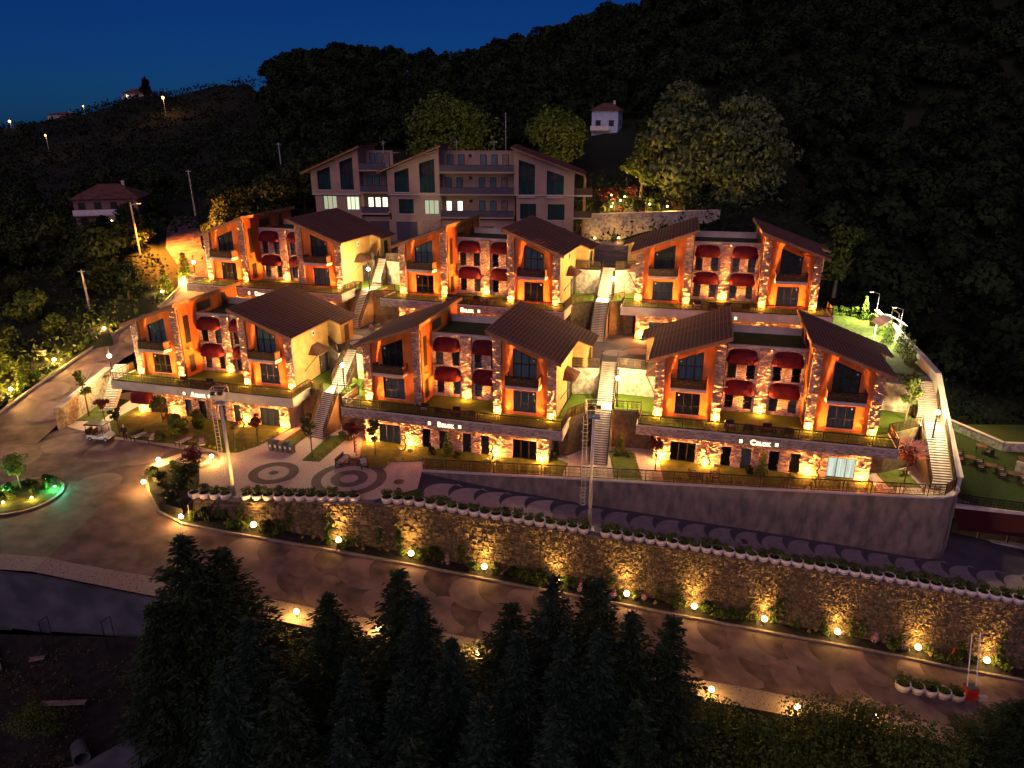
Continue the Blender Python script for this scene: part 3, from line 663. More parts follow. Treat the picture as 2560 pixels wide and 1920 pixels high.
# mid yard, upper yard, terrace fills between the blocks
b = MB().flat([(x, y, 7.1) for x, y in [(-44.5, 92), (-43.5, 88), (-26, 85.5), (-20.8, 84.3), (-20.6, 81.3), (-17.0, 80.2), (-15, 80.5), (2, 77), (8.6, 76.3), (12.8, 75.6), (16, 75.9), (30, 74), (38.6, 69.8), (42.2, 69.4), (43.2, 74), (45.6, 85.4), (47, 93), (41, 95), (-40, 108)]]); struct('middle_yard', b, M['asphalt'])
b = MB().flat([(x, y, 14.3) for x, y in [(-41, 108), (-38, 105), (-20, 101), (-18.4, 98.6), (-14, 97), (3, 94.4), (10, 92.6), (14.6, 92), (18, 94.5), (36, 90), (37, 119), (9, 127), (-40, 120)]]); struct('upper_yard', b, M['asphalt'])
b = MB(); fp = thing('paving_fans', 'pale fan shapes laid in the middle and upper yards', 'paving'); fp['kind'] = 'structure'; del fp['category']
for cx, cy, r, z, m in ((11.6, 79.0, 1.5, 7.106, 'petal'), (14.2, 79.6, 1.5, 7.106, 'petal'), (16.2, 78.2, 1.3, 7.110, 'petalgrey'), (9.2, 80.0, 1.4, 7.110, 'petalgrey'), (-17.6, 83.2, 1.5, 7.106, 'petal'), (-15.4, 84, 1.5, 7.110, 'petalgrey'), (-19.4, 85.6, 1.4, 7.110, 'petal'),
                        (13.6, 101, 1.9, 14.306, 'disc'), (17.2, 103.6, 1.9, 14.306, 'disc'), (14.4, 106, 1.9, 14.310, 'disc'), (18.2, 98.8, 1.9, 14.310, 'disc'), (-16.5, 103, 1.7, 14.306, 'disc'), (15.6, 110.2, 1.8, 14.306, 'petal'), (19, 109.6, 1.8, 14.306, 'petal')):
    mb = MB(); disc(mb, cx, cy, 0, r, lambda x, z=z: z, 32, yscale=.8); part('paving_disc', mb, M[m], fp)
b = MB().slab([(36.2, 72), (39.2, 71.2), (42.6, 71.2), (43.6, 76), (45.6, 85.4), (46.7, 92.5), (43.3, 96.8), (40.6, 90.4), (39.2, 82)], 7.106, 7.16); struct('bright_lawn', b, M['lawn'])
def fill(name, label, poly, z0, z1, m, topm):
    t = thing(name, label, 'wall'); part('wall_face', MB().slab(poly, z0, z1), M[m], t)
    c = sum((Vector((p[0], p[1], 0)) for p in poly), Vector())/len(poly)
    part('turf_top', MB().slab([(c.x+(p[0]-c.x)*.97, c.y+(p[1]-c.y)*.97) for p in poly], z1+.003, z1+.03), M[topm], t)
    return t
def lw(k, x, y): # local block point to world
    bx, by, bz, a = BL[k]; c, s = math.cos(R(a)), math.sin(R(a)); return (bx+c*x-s*y, by+s*x+c*y)
# corridors: (left block, right block, stair) -> side terraces and stone back walls
def corridor(kl, kr, z, lab, s0, s1, u0, u1, w, zl, zu, lampxy):
    """stairs from s0 up to s1 (terrace level), landing, then u0 to u1"""
    dl = (Vector(u1[:2])-Vector(s0[:2])).normalized(); nx = Vector((dl.y, -dl.x))
    L = lambda p, k: (p[0]+nx.x*k, p[1]+nx.y*k)
    hw = w/2
    st = thing('staircase', 'lit outdoor staircase climbing '+lab, 'stairs')
    for (a, c, n) in ((s0, s1, 24), (u0, u1, 18)):
        a, c = Vector(a), Vector(c); run = (c-a); hh = run.z/n; ang = math.atan2(run.y, run.x)
        dd = run.to_2d().length/n
        sm = MB().box(0, dd+.03, -hw, hw, -hh*1.6, -.045).mesh('step', M['concrete']); tm = MB().box(-.03, dd+.02, -hw-.02, hw+.02, -.044, .0).mesh('tread', M['coping'])
        for i in range(n):
            p = a+run*(i/n); q = ob('step', sm, st, (p.x, p.y, p.z+hh), ang); ob('tread', tm, q)
        und = MB(); und.add([(p[0]+nx.x*k*hw, p[1]+nx.y*k*hw, p[2]+dz) for p, dz in ((a, -.25), (c, -.25)) for k in (-1, 1)]+[(p[0]+nx.x*k*hw, p[1]+nx.y*k*hw, a.z-.05) for p in (a, c) for k in (-1, 1)], [(0, 1, 3, 2), (0, 2, 6, 4), (1, 5, 7, 3), (2, 3, 7, 6)])
        part('stair_core', und, M['concrete'], st)
        for k in (-1, 1):
            r = part('stair_string', MB().bar((a.x+nx.x*k*(hw+.06), a.y+nx.y*k*(hw+.06), a.z+.02), (c.x+nx.x*k*(hw+.06), c.y+nx.y*k*(hw+.06), c.z+.02), .12, .3), M['concrete'], st)
            railing(r, [(a.x+nx.x*k*(hw+.06), a.y+nx.y*k*(hw+.06), a.z+.18), (c.x+nx.x*k*(hw+.06), c.y+nx.y*k*(hw+.06), c.z+.18)], .95, 2.2)
    a, c = Vector(s1), Vector(u0)
    part('landing', MB().slab([L(a, -hw), L(a, hw), L(c, hw), L(c, -hw)], zl-.3, zl-.004), M['coping'], st)
    # side terraces level with the blocks' terraces
    kl_, kr_ = (lw(kl, 11.45, .86) if kl else None), (lw(kr, -11.45, .86) if kr else None)
    if kl:
        kb = lw(kl, 10.3, 8.0); kc = lw(kl, 10.3, .9)
        fill('terrace_wall', 'turf topped stone wall left of the staircase '+lab, [kl_, L((s1[0], s1[1]), -hw-.15), L(u0, -hw-.15), L(u1, -hw-.15), kb, kc], z, zl-.02, 'rubble', 'turf')
        r = thing('terrace_fence', 'terrace fence left of the stairs '+lab, 'fence'); q = L((s1[0], s1[1]), -hw-.2)
        railing(r, [(kl_[0], kl_[1]+.05, zl), (q[0], q[1]+.05, zl)], 1.0, 1.5)
        p0, p1 = L((u0[0]+(u1[0]-u0[0])*.45, u0[1]+(u1[1]-u0[1])*.45), -hw-.12), L(u1, -hw-.12)
        e = lw(kl, 10.3, 9.5); e0 = lw(kl, 10.3, 7.6)
        fill('masonry_wall', 'lit masonry wall left of the flight '+lab, [p0, p1, e, (e0[0]+.02, e0[1])], zl, zu-.05, 'crazy', 'pave_')
        r = thing('yard_fence', 'fence above the wall left of the flight '+lab, 'fence'); railing(r, [(e0[0], e0[1]+.2, zu), (p0[0], p0[1]+.15, zu)], 1.0, 1.6)
    if kr:
        kb = lw(kr, -10.3, 8.0); kc = lw(kr, -10.3, .9)
        fill('terrace_wall', 'turf topped stone wall right of the staircase '+lab, [L((s1[0], s1[1]), hw+.15), kr_, kc, kb, L(u1, hw+.15), L(u0, hw+.15)], z, zl-.02, 'rubble', 'turf')
        r = thing('terrace_fence', 'terrace fence right of the stairs '+lab, 'fence'); q = L((s1[0], s1[1]), hw+.2)
        railing(r, [(q[0], q[1]+.05, zl), (kr_[0], kr_[1]+.05, zl)], 1.0, 1.5)
        p0, p1 = L((u0[0]+(u1[0]-u0[0])*.6, u0[1]+(u1[1]-u0[1])*.6), hw+.12), L(u1, hw+.12)
        e0 = lw(kr, -10.3, 5.2); e = lw(kr, -10.3, 8.5)
        fill('masonry_wall', 'lit masonry wall right of the flight '+lab, [p0, (e0[0]-.02, e0[1]), e, p1], zl, zu-.05, 'crazy', 'pave_')
        r = thing('yard_fence', 'fence above the wall right of the flight '+lab, 'fence'); railing(r, [(p0[0], p0[1]+.15, zu), (e0[0], e0[1]+.15, zu)], 1.0, 1.6)
    return st
M['pave_'] = M['asphalt']
corridor('A', 'B', 0, 'between the A and B blocks', (-20.85, 71.7, 0), (-19.6, 74.5, 4.1), (-19.2, 76.7, 4.1), (-18.0, 81.2, 7.1), 1.7, 4.1, 7.1, None)
corridor('B', 'C', 0, 'between the B and C blocks', (8.4, 65.15, 0), (9.35, 69.6, 4.1), (9.75, 71.7, 4.1), (10.65, 75.9, 7.1), 1.6, 4.1, 7.1, None)
corridor('D', 'E', 7.1, 'between the D and E blocks', (-19.95, 89.75, 7.1), (-18.6, 93.0, 11.26), (-17.8, 95.4, 11.26), (-17.1, 98.4, 14.3), 1.4, 11.26, 14.3, None)
corridor('E', 'F', 7.1, 'right of the E block', (10.0, 83.4, 7.1), (10.85, 86.2, 11.26), (11.35, 88.4, 11.26), (12.35, 91.9, 14.3), 1.6, 11.26, 14.3, None)
corridor('C', None, 0, 'at the right end of the C block', (39.2, 59.7, 0), (40.2, 64.6, 4.1), (40.5, 66.2, 4.1), (41.6, 70.0, 7.1), 1.9, 4.1, 7.1, None)
st = thing('staircase', 'short stone steps rising left of the A block beside the road wall', 'stairs')
for i in range(20): part('step', MB().box(-48.0, -46.3, 79.2+i*.26, 79.5+i*.26, i*.205-.25, (i+1)*.205), M['coping'], st)
# road climbing on the left
LRP = [(-57.4, 70, -49.8, 0.02), (-57.4, 74, -49.75, .5), (-57.2, 76.4, -49.6, 1.1), (-55.8, 82, -49.5, 2.5), (-54.3, 87.1, -48.6, 3.8), (-51.8, 95.3, -45, 5.8), (-49.6, 102, -43.3, 7.1), (-49.2, 107.5, -43, 8.4), (-51.4, 113, -45.5, 10.4), (-57.2, 122, -51.2, 11.9), (-64, 138, -58, 12.7), (-70, 155, -65, 13.2)]
b = MB(); strip_mesh(b, [[(x0+(x1-x0)*t, y+(-1.0 if t == 0 else 0)*0, z) for x0, y, x1, z in LRP] for t in (1, .5, 0)]); struct('hill_road', b, M['road'])
for i in range(6):
    t = i/6; y = 76.5+i*4.0; zf = lambda y_: float(np.interp(y_, [p[1] for p in LRP], [p[3] for p in LRP])); xc = float(np.interp(y, [p[1] for p in LRP], [(p[0]+p[2])/2 for p in LRP]))
    vs = [(xc+(-1 if i % 2 else 1)*1.2+2.3*math.cos(a), y+1.9*math.sin(a)) for a in np.linspace(0, 2*math.pi, 29)[:-1]]
    part('paving_disc', MB().flat([(x, yy, zf(yy)+.03) for x, yy in vs]), M['disc'], PV)
b = MB()
for p, q in zip(LRP[1:8], LRP[2:9]): b.bar((p[0]-.1, p[1], p[3]+.05), (q[0]-.1, q[1], q[3]+.05), .25, .3)
struct('hill_road_kerb', b, M['kerb'])
sw = thing('road_side_wall', 'stone side wall with pale coping between the left road and the garden steps', 'wall')
b = MB().add([(-49.6, 73.9, -.2), (-49.6, 85, -.2), (-49.2, 85, -.2), (-49.2, 75.0, -.2), (-49.6, 73.9, 2.35), (-49.6, 85, 3.35), (-49.2, 85, 3.35), (-49.2, 75.0, 2.5)], [(0, 1, 5, 4), (2, 3, 7, 6), (3, 0, 4, 7), (1, 2, 6, 5), (4, 5, 6, 7)])
part('wall_face', b, M['crazy'], sw); part('coping', MB().bar((-49.4, 74.2, 2.48), (-49.4, 85.2, 3.42), .7, .14), M['coping'], sw)
b = MB(); 
for y0 in (87, 91.5, 96, 101): pass
# low stone piers along the uphill side
for i, (x, y, z) in enumerate(((-59.2, 88.4, 3.4), (-57.2, 98, 5.2))):
    t = tag(part('stone_pier', MB().box(x-.5, x+.5, y-.3, y+.3, z-1, z+1.3), M['crazy']), ('lower' if i == 0 else 'upper')+' pale stone pier among bushes on the far side of the left road', 'pier')
# tall rubble wall between lower road and planters
sw = thing('rubble_wall', 'long rough stone retaining wall above the lower road, planters along its top', 'wall')
xs3 = list(np.arange(-28.6, 62, .42)); b = MB()
def wtop(x): return rampz(x) if x > -12.4 else 0.0
def wpt(x, v):
    zb = rz_(x)+.2; zt = wtop(x)-.06; batter = .55
    return Vector((x, iy(PLANT, x)-.55-(1-v)*batter, zb+(zt-zb)*v))
strip_mesh(b, [[tuple(wpt(x, v)+Vector((0, .03, 0))) for x in xs3] for v in (0, .5, 1)]); b.m = [1]*len(b.m)
v = 0
for j in range(46):                             # irregular courses; each stone a tapered block with its own bulge
    x = xs3[0]+random.random()*.3
    while x < xs3[-1]-.8:
        H = wtop(x)-rz_(x)-.2; n_ = max(3, int(H/(.16 if x > 2 else .25)))
        if j >= n_: x += 1.0; continue
        w_ = random.choice((.16, .2, .24, .3, .36) if x > 2 else (.22, .3, .4, .5, .6)); jz = lambda: random.uniform(-.05, .05)
        a = [wpt(min(x+dx+random.uniform(-.05, .05), xs3[-1]), min(max((j+q)/n_+jz()/H, 0), 1)) for dx, q in ((.015, 0), (w_-.015, 0), (w_-.015, 1), (.015, 1))]
        if random.random() < .13 and j < n_-2: a[2].z += .2; a[3].z += .2
        c = sum(a, Vector())/4; p = random.uniform(.02, .085 if x > 2 else .12)
        f = [c+(q-c)*random.uniform(.5, .85)+Vector((random.uniform(-.03, .03), -p+random.uniform(-.03, .03), random.uniform(-.03, .03))) for q in a]
        b.cur = random.choice((0, 0, 1, 2)); b.add(a+f, [(4, 5, 6, 7), (0, 1, 5, 4), (1, 2, 6, 5), (2, 3, 7, 6), (3, 0, 4, 7)]); x += w_
part('rubble_face', b, [M['rubble'], M['rubble2'], M['rubble3']], sw, kind='stuff')
b = MB(); strip_mesh(b, [[(x, iy(PLANT, x)-.72, wtop(x)-.04) for x in xs3[::3]], [(x, iy(PLANT, x)+.5, wtop(x)-.04) for x in xs3[::3]]]); part('ledge', b, M['concrete'], sw)
b = MB().box(-28.75, -28.6, 57.4, 59.4, -2, -.02); part('end_face', b, M['concrete'], sw)
# planting bed at its foot and the traffic island
b = MB(); xs4 = list(np.arange(-30, 62, 1.5))
strip_mesh(b, [[(x, iy(KY, x)+.08, rz_(x)+.14) for x in xs4], [(x, (iy(KY, x)+iy(PLANT, x))/2-.2, rz_(x)+.26) for x in xs4], [(x, iy(PLANT, x)-.9, rz_(x)+.3) for x in xs4]])
b.slab([(-34.9, 64.2), (-34.5, 62.4), (-33.4, 60.4), (-31.3, 57.6), (-28.7, 56.4), (-28.7, 59.1), (-29.4, 61.9), (-30.6, 64.9), (-33.2, 65.8)], -.6, .12)
b.add([(-31.3, 57.5, -.7), (-28.7, 56.3, -1.2), (-26.0, 56.1, -1.7), (-26, 58, -1.5), (-28.6, 59, -.1), (-31, 60, .1)], [(0, 1, 2, 3, 4, 5)])
struct('planting_bed', b, M['soil'])
# front slope and the sunken lot at lower left
b = MB(); xs5 = list(np.arange(-62, 62.1, 2)); rows = []
for t in (0, .1, .3, .6, 1): rows.append([(x, iy(EDGE, x)-t*34, (rz_(x)+.08 if t == 0 else rz_(x)*.6-5.0-t*15+random.uniform(-.5, .5))) for x in xs5 if x > -25.9])
strip_mesh(b, rows); struct('front_slope', b, M['soil'])
b = MB().flat([(-70, 47, -4.6), (-26, 45.6, -4.8), (-20, 20, -9), (-70, 20, -8)]); struct('sunken_lot', b, M['soil'])
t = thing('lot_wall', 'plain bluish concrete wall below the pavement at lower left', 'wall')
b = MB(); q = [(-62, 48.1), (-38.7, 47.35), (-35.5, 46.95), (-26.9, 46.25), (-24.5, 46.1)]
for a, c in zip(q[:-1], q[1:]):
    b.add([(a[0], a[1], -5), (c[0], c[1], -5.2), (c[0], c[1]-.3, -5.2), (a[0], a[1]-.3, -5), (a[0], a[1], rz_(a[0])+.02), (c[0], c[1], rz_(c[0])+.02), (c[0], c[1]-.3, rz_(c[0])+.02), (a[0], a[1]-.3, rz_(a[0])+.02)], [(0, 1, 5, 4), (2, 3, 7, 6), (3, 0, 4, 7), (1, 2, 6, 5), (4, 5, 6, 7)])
part('wall_face', b, M['shadeconcrete'], t)
b = MB(); strip_mesh(b, [[(-46, 33.5, -6.3), (-34, 33.4, -6.3), (-27, 35.2, -6.0), (-22, 39, -5.2), (-19.5, 42, -5)], [(-46, 31.2, -6.5), (-33, 31.0, -6.5), (-25.5, 33.2, -6.2), (-20, 37.4, -5.6), (-17, 41, -5.2)]]); struct('dirt_track', b, M['shadeconcrete'])
# ------------------------------------------------------------------ big building behind, houses, lower restaurant
def build_big():
    root = thing('hillside_building', 'large mauve building with three slanted gable roofs and lit windows behind the blocks', 'building', (-14.4, 113.6, 14.3), R(-4))
    P = lambda n, b, m, **k: part(n, b, M[m], root, **k)
    def win(x0, x1, z0, zl, zr, y, n=3, back='teal', rail=None):
        w = window(root, x0, x1, z0, zl, zr, y+.18, n=n, back=back, rail=rail)
        part('window_sill', MB().box(x0-.1, x1+.1, y-.08, y+.12, z0-.12, z0), M['coping'], w)
        return w
    def wall(x0, x1, z0, zt0, zt1, y, holes):
        """wall facing -y between x0..x1, from z0 to a straight sloped top, with window holes (xa, xb, za, zl, zr), holes in columns"""
        b = MB(); tp = lambda x: zt0+(zt1-zt0)*(x-x0)/(x1-x0); cols = {}
        for h in holes: cols.setdefault(h[:2], []).append(h[2:])
        x = x0
        for (a, c) in sorted(cols):
            if a > x: b.prism([(x, z0), (a, z0), (a, tp(a)), (x, tp(x))], y, y+.3)
            lo = (z0, z0)
            for (za, zl, zr) in sorted(cols[(a, c)]):
                b.prism([(a, lo[0]), (c, lo[1]), (c, za), (a, za)], y, y+.3); lo = (zl, zr)
            b.prism([(a, lo[0]), (c, lo[1]), (c, tp(c)), (a, tp(a))], y, y+.3); x = c
        if x1 > x: b.prism([(x, z0), (x1, z0), (x1, tp(x1)), (x, tp(x))], y, y+.3)
        return b
    # gable wings: (x0, x1, zlow end, zhigh end), windows
    G = [(-15.8, -8.4, 10.4, 13.5), (-4.2, 3.7, 10.5, 13.6), (14.8, 23.7, 13.4, 10.2)]
    HW = [[(-14.8, -12.8, 7.6, 10.2, 11.0), (-11.3, -9.3, 7.6, 11.6, 12.3), (-14.3, -12.2, 4.65, 6.7, 6.7), (-10.7, -8.75, 4.6, 6.6, 6.6)],
          [(-3.1, -.9, 7.3, 10.1, 10.8), (.7, 3.0, 7.2, 11.4, 12.1), (-2.65, -.4, 4.1, 6.25, 6.25), (1.2, 3.45, 4.0, 6.15, 6.15)],
          [(15.5, 17.9, 6.7, 12.0, 11.2), (19.65, 22.15, 6.65, 10.5, 9.7), (15.7, 18.1, 3.4, 5.65, 5.65), (19.85, 22.35, 3.3, 5.6, 5.6)]]
    lit = {(0, 2): 'litdim', (0, 3): 'litroom', (1, 3): 'litdim'}
    for gi, ((x0, x1, za, zb), hs) in enumerate(zip(G, HW)):
        up = [h for h in hs if h[2] > 6.5]; lowr = [h for h in hs if h[2] <= 6.5]
        P('gable_wall', wall(x0, x1, 7.0, za-.05, zb-.05, -.25, up), 'bldg'); P('lower_wall', wall(x0+.35, x1, 0 if gi != 1 else 3.2, 6.998, 6.998, 0, lowr), 'bldg')
        P('floor_band', MB().box(x0, x1, -.27, .3, 6.85, 6.998), 'coping')
        for hi, h in enumerate(hs):
            y = -.25 if h[2] > 6.5 else 0
            w_ = win(h[0], h[1], h[2], h[3], h[4], y, 3, lit.get((gi, hi), 'teal'), rail=(h[2]+2.3 if h[2] > 6.5 else None))
            if h[2] > 6.5:
                for c_ in kids(w_):
                    if c_.name.startswith('curtain'):
                        for v_ in c_.data.vertices: v_.co.z = min(v_.co.z, h[2]+2.25)
        # roof slab with tile courses
        s = (zb-za)/(x1-x0); e0, e1 = (x0-1.3, x1+.4) if s > 0 else (x0-.4, x1+1.6); f = lambda x: za+s*(x-x0)
        rd = MB().prism([(e0, f(e0)+.02), (e1, f(e1)+.02), (e1, f(e1)+.25), (e0, f(e0)+.25)], -1.2, 10.5); rf = P('roof', rd, 'timber')
        n = 20; st_ = (e1-e0)/n; cm = MB()
        lip = .04
        cm.prism([(0, .02), (st_+.05, s*(st_+.05)+.02+(lip if s < 0 else 0)), (st_+.05, s*(st_+.05)+.07+(lip if s < 0 else 0)), (0, .07+(lip if s > 0 else 0))], -1.25, 10.55); me = cm.mesh('tile_course', M['tile'])
        for i in range(n): ob('tile_course', me, rf, (e0+i*st_, 0, f(e0+i*st_)+.25))
        b = MB().prism([(x0, 0), (x1, 0), (x1, f(x1)), (x0, f(x0))], 9.7, 10.0); b.box(x0+.35, x0+.6, .3, 9.7, 0, f(x0) if s > 0 else f(x0)-.2); b.box(x1-.3, x1, .3, 9.7, 0, f(x1)); P('rear_wall', b, 'bldg')
        P('inner_partition', MB().prism([(x0+.6, 0), (x1-.3, 0), (x1-.3, min(f(x1), f(x1-.3))-.1), (x0+.6, f(x0)-.1)], .95, .98), 'blind')
    # recessed balcony bays
    for x0, x1, dz in ((-8.4, -4.2, .1), (3.7, 14.8, -.15)):
        b = MB().box(x0, x1, 1.9, 2.2, 0, 10.2).box(x0, x1, 4.4, 4.7, 10.2, 12.9).box(x0, x1, 2.2, 4.4, 10.15, 10.3)
        b.box(x0, x1, .4, 1.9, 0, 3.6) if x0 < 0 else b.box(x0, x1, .4, 1.9, 0, 3.2)
        P('bay_wall', b, 'bldg')
        for z in (3.75+dz*2, 7.0+dz, 10.2+dz):
            P('balcony_slab', MB().box(x0, x1, -.45, 1.9, z, z+.22), 'bldg')
            r = P('balcony_rail', MB().box(x0+.05, x1-.05, -.40, -.37, z+.25, z+1.15), 'garage'); part('handrail', MB().box(x0, x1, -.42, -.34, z+1.15, z+1.2), M['iron'], r)
        nd = 3 if x0 < 0 else 6
        for fl, z in enumerate((4.0+dz*2, 7.25+dz, 10.45+dz)):
            for i in range(nd):
                xa = x0+.55+i*(x1-x0-.9)/nd
                if x0 > 0 and i == 2: P('vent_grille', MB().box(xa+.2, xa+.7, 1.84, 1.9, z+1.9, z+2.35), 'frame'); continue
                yd = 4.4 if fl == 2 else 1.9; d = P('balcony_door', MB().box(xa, xa+.95, yd-.06, yd, z, z+2.2), 'frame'); part('pane', MB().box(xa+.1, xa+.85, yd-.075, yd-.062, z+.1, z+2.1), M['litroom' if fl == 0 and (x0 < 0 or i < 2) else 'blind' if i % 3 == 2 else 'teal'], d)
        P('parapet', MB().box(x0, x1, 4.35, 4.75, 12.9, 13.05), 'bldg')
    P('flat_roof', MB().box(-8.4, -4.2, 4.7, 10, 12.4, 12.6).box(3.7, 14.8, 4.7, 10, 12.4, 12.6), 'bldg')
    for a, c in ((-7.4, -4.4), (-3.2, .05)):
        g = P('garage_door', MB().box(a, c, -.03 if a > -4 else .36, .0 if a > -4 else .4, .02, 2.9), 'garage'); sl = MB()
    b = MB(); stones(b, .8, 3.6, 0, 3.2, -.005); b.box(-4.15, .8, 0, .3, 0, 3.2); b.box(.8, 3.65, 0, .3, 0, 3.2); P('ground_wall', b, 'bldg')
    P('basement_window', MB().box(9.6, 11.6, .37, .4, 1.3, 2.2), 'frame'); P('basement_window', MB().box(19.9, 22.7, -.03, 0, 1.2, 2.1), 'frame')
    # end balconies on the right side
    for z in (3.6, 6.9):
        s_ = P('end_balcony', MB().box(23.7, 26.4, .5, 6.5, z-.22, z), 'coping'); part('rail', MB().box(23.7, 26.4, .5, .54, z, z+1.0).box(26.36, 26.4, .5, 6.5, z, z+1.0), M['bronze'], s_)
    for y in (1.2, 3.5, 5.8): P('column', MB().box(25.2, 25.5, y, y+.3, 0, 9.3), 'yellow')
    for z in (3.7, 7.0): P('balcony_door', MB().box(23.68, 23.72, 1.5, 4.5, z, z+2.2), 'frame')
    for x in (-5.5, 5.8, 11.5):
        a = P('aerial', MB().bar((x, 4, 12.6), (x, 4, 14.6), .05).bar((x-.5, 4, 14.3), (x+.5, 4, 14.3), .04).bar((x-.3, 4, 14.0), (x+.3, 4.2, 14.0), .04), 'steel')
    P('roof_mast', MB().tube([(13.2, 5, 12.6), (13.2, 5, 18.5)], .05, 6), 'steel')
    return root
build_big()
uw = thing('garden_wall', 'pale stone retaining wall below the lamp lit garden beside the big building', 'wall')
b = MB(); A_, B_ = Vector((10.8, 113.3)), Vector((33.0, 118.6)); d = (B_-A_).normalized(); nn = Vector((-d.y, d.x))*.5
b.slab([tuple(A_), tuple(B_), tuple(B_+nn), tuple(A_+nn)], 13.5, 18.2); part('wall_face', b, M['crazy'], uw)
part('coping', MB().bar((A_.x+nn.x/2, A_.y+nn.y/2, 18.25), (B_.x+nn.x/2, B_.y+nn.y/2, 18.25), .7, .12), M['coping'], uw)
lw_ = thing('yard_wall', 'low stone wall behind the roofs left of the big building', 'wall')
part('wall_face', MB().slab([(-40, 112), (-30.5, 113), (-30.5, 113.4), (-40, 112.4)], 10, 16.6), M['crazy'], lw_); part('pier', MB().box(-37.5, -36.7, 111.6, 112.4, 10, 17.8).box(-31.2, -30.4, 112.6, 113.4, 10, 18), M['crazy'], lw_)

def house(name, label, x, y, z, rz, w, d, h, m, roofm='tile', rise=1.8, nw=3, lit=(), group=None, balc=True):
    t = thing(name, label, 'house', (x, y, z), rz, group)
    part('wall', MB().box(-w/2, w/2, -d/2, d/2, -3, h), M[m], t)
    b = MB().add([(-w/2-.6, -d/2-.6, h), (w/2+.6, -d/2-.6, h), (w/2+.6, d/2+.6, h), (-w/2-.6, d/2+.6, h), (-w/6, 0, h+rise), (w/6, 0, h+rise)], [(0, 1, 5, 4), (2, 3, 4, 5), (1, 2, 5), (3, 0, 4), (3, 2, 1, 0)])
    r = part('roof', b, M[roofm], t); part('chimney', MB().box(w*.2, w*.2+.5, .3, .8, h+rise*.3, h+rise+.5), M['cream'], r)
    fl = max(1, int(h/2.8))
    for f in range(fl):
        for i in range(nw):
            xa = -w/2+w*(i+.5)/nw-.6; zz = f*2.8+.9
            wn = part('window', MB().box(xa, xa+1.2, -d/2-.05, -d/2+.02, zz, zz+1.3), M['frame'], t)
            part('pane', MB().box(xa+.08, xa+.56, -d/2-.06, -d/2-.052, zz+.08, zz+1.22).box(xa+.64, xa+1.12, -d/2-.06, -d/2-.052, zz+.08, zz+1.22), M['litroom'] if (f, i) in lit else M['black'], wn)
        for sx in (-1, 1):
            wn = part('window', MB().box(sx*w/2-.04, sx*w/2+.04, -.6, .6, f*2.8+.9, f*2.8+2.2), M['frame'], t)
        if balc and f == fl-1:
            bl = part('balcony', MB().box(-w/2, w*.2, -d/2-1.3, -d/2-.06, f*2.8-.15, f*2.8+.05), M['coping'], t); part('rail', MB().box(-w/2, w*.2, -d/2-1.3, -d/2-1.22, f*2.8+.05, f*2.8+.95), M['white'], bl)
    return t
hs = house('village_house', 'pale two storey house with brown hipped roof on the dark left slope', -77.5, 146, 12.3, R(14), 11, 9, 5.6, 'plum', rise=2.4, nw=4)
light('POINT', (-76.5, 139.5, 11.6), 260, (1, .86, .7), None, .3)
part('porch_lamp', MB().ball((.8, -5.2, 1.6), .22), M['globe'], hs)
house('village_house', 'small white house alone on the dark hillside above the big building', 22.6, 184.5, 29.3, R(-18), 6.2, 5.6, 4.3, 'bluelit', rise=1.7, nw=2)
house('village_house', 'red roofed house on the left skyline with a lit window', -172, 366, 37.5, R(10), 13, 9, 5.6, 'cream', rise=2, nw=3, lit=((1, 0),))
house('village_house', 'low orange lit house on the far left skyline', -207, 362, 31, R(10), 11, 8, 2.9, 'cream', rise=1.0, nw=3, balc=False)

# lower restaurant terrace at right
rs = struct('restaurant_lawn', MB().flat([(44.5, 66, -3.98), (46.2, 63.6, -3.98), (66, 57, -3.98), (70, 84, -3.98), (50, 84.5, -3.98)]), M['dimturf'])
t = thing('garden_wall', 'low orange lit wall zigzagging round the lower restaurant lawn', 'wall')
for i, (a, c) in enumerate(zip([(49.3, 85.0), (53.5, 84.4), (56.2, 76.6), (60.0, 76.2), (66, 68)], [(53.5, 84.4), (56.2, 76.6), (60.0, 76.2), (66, 68), (70, 62)])):
    part('wall_face', MB().bar((a[0], a[1], -3.5), (c[0], c[1], -3.5), .35, 1.0), M['crazy'], t); part('coping', MB().bar((a[0], a[1], -2.95), (c[0], c[1], -2.95), .5, .1), M['coping'], t)
t = thing('garden_wall', 'short pale wall of the raised bed among the restaurant tables', 'wall')
part('wall_face', MB().bar((54.4, 71.6, -3.4), (60, 65.5, -3.4), .4, 1.2), M['crazy'], t)
rb = thing('restaurant', 'low restaurant building with a dark red awning below the lawn', 'restaurant', (43.2, 64.0, -8), R(-14))
part('wall', MB().box(.2, 14, .3, 3, -1.5, 4.0), M['crazy'], rb); part('parapet', MB().box(-.1, 14, -.1, .3, 3.4, 4.15), M['coping'], rb)
aw = part('awning', MB().add([(.3, .2, 4.0), (13.5, .2, 4.0), (13.5, -2.0, 2.9), (.3, -2.0, 2.9), (.3, -2.0, 2.5), (13.5, -2.0, 2.5)], [(3, 2, 1, 0), (4, 5, 2, 3)]), M['darkawning'], rb)
for i in range(5): part('window', MB().box(.6+i*2.6, 2.95+i*2.6, .22, .29, .6, 2.5), M['glass'], rb); part('window_frame', MB().box(.5+i*2.6, .6+i*2.6, .18, .3, .5, 2.6), M['frame'], rb)
part('interior_wall', MB().box(.5, 13.5, .294, .299, .5, 2.6), M['yellow'], rb); part('base_wall', MB().box(.1, 14, -.1, .29, -1.5, .5), M['cream'], rb)
t = thing('terrace_fence', 'thin iron fence above the restaurant awning', 'fence'); railing(t, [(42.6, 64.9, -3.9), (47, 63.3, -3.9), (53, 61.5, -3.9)], 1.0, 2.4, m='iron')
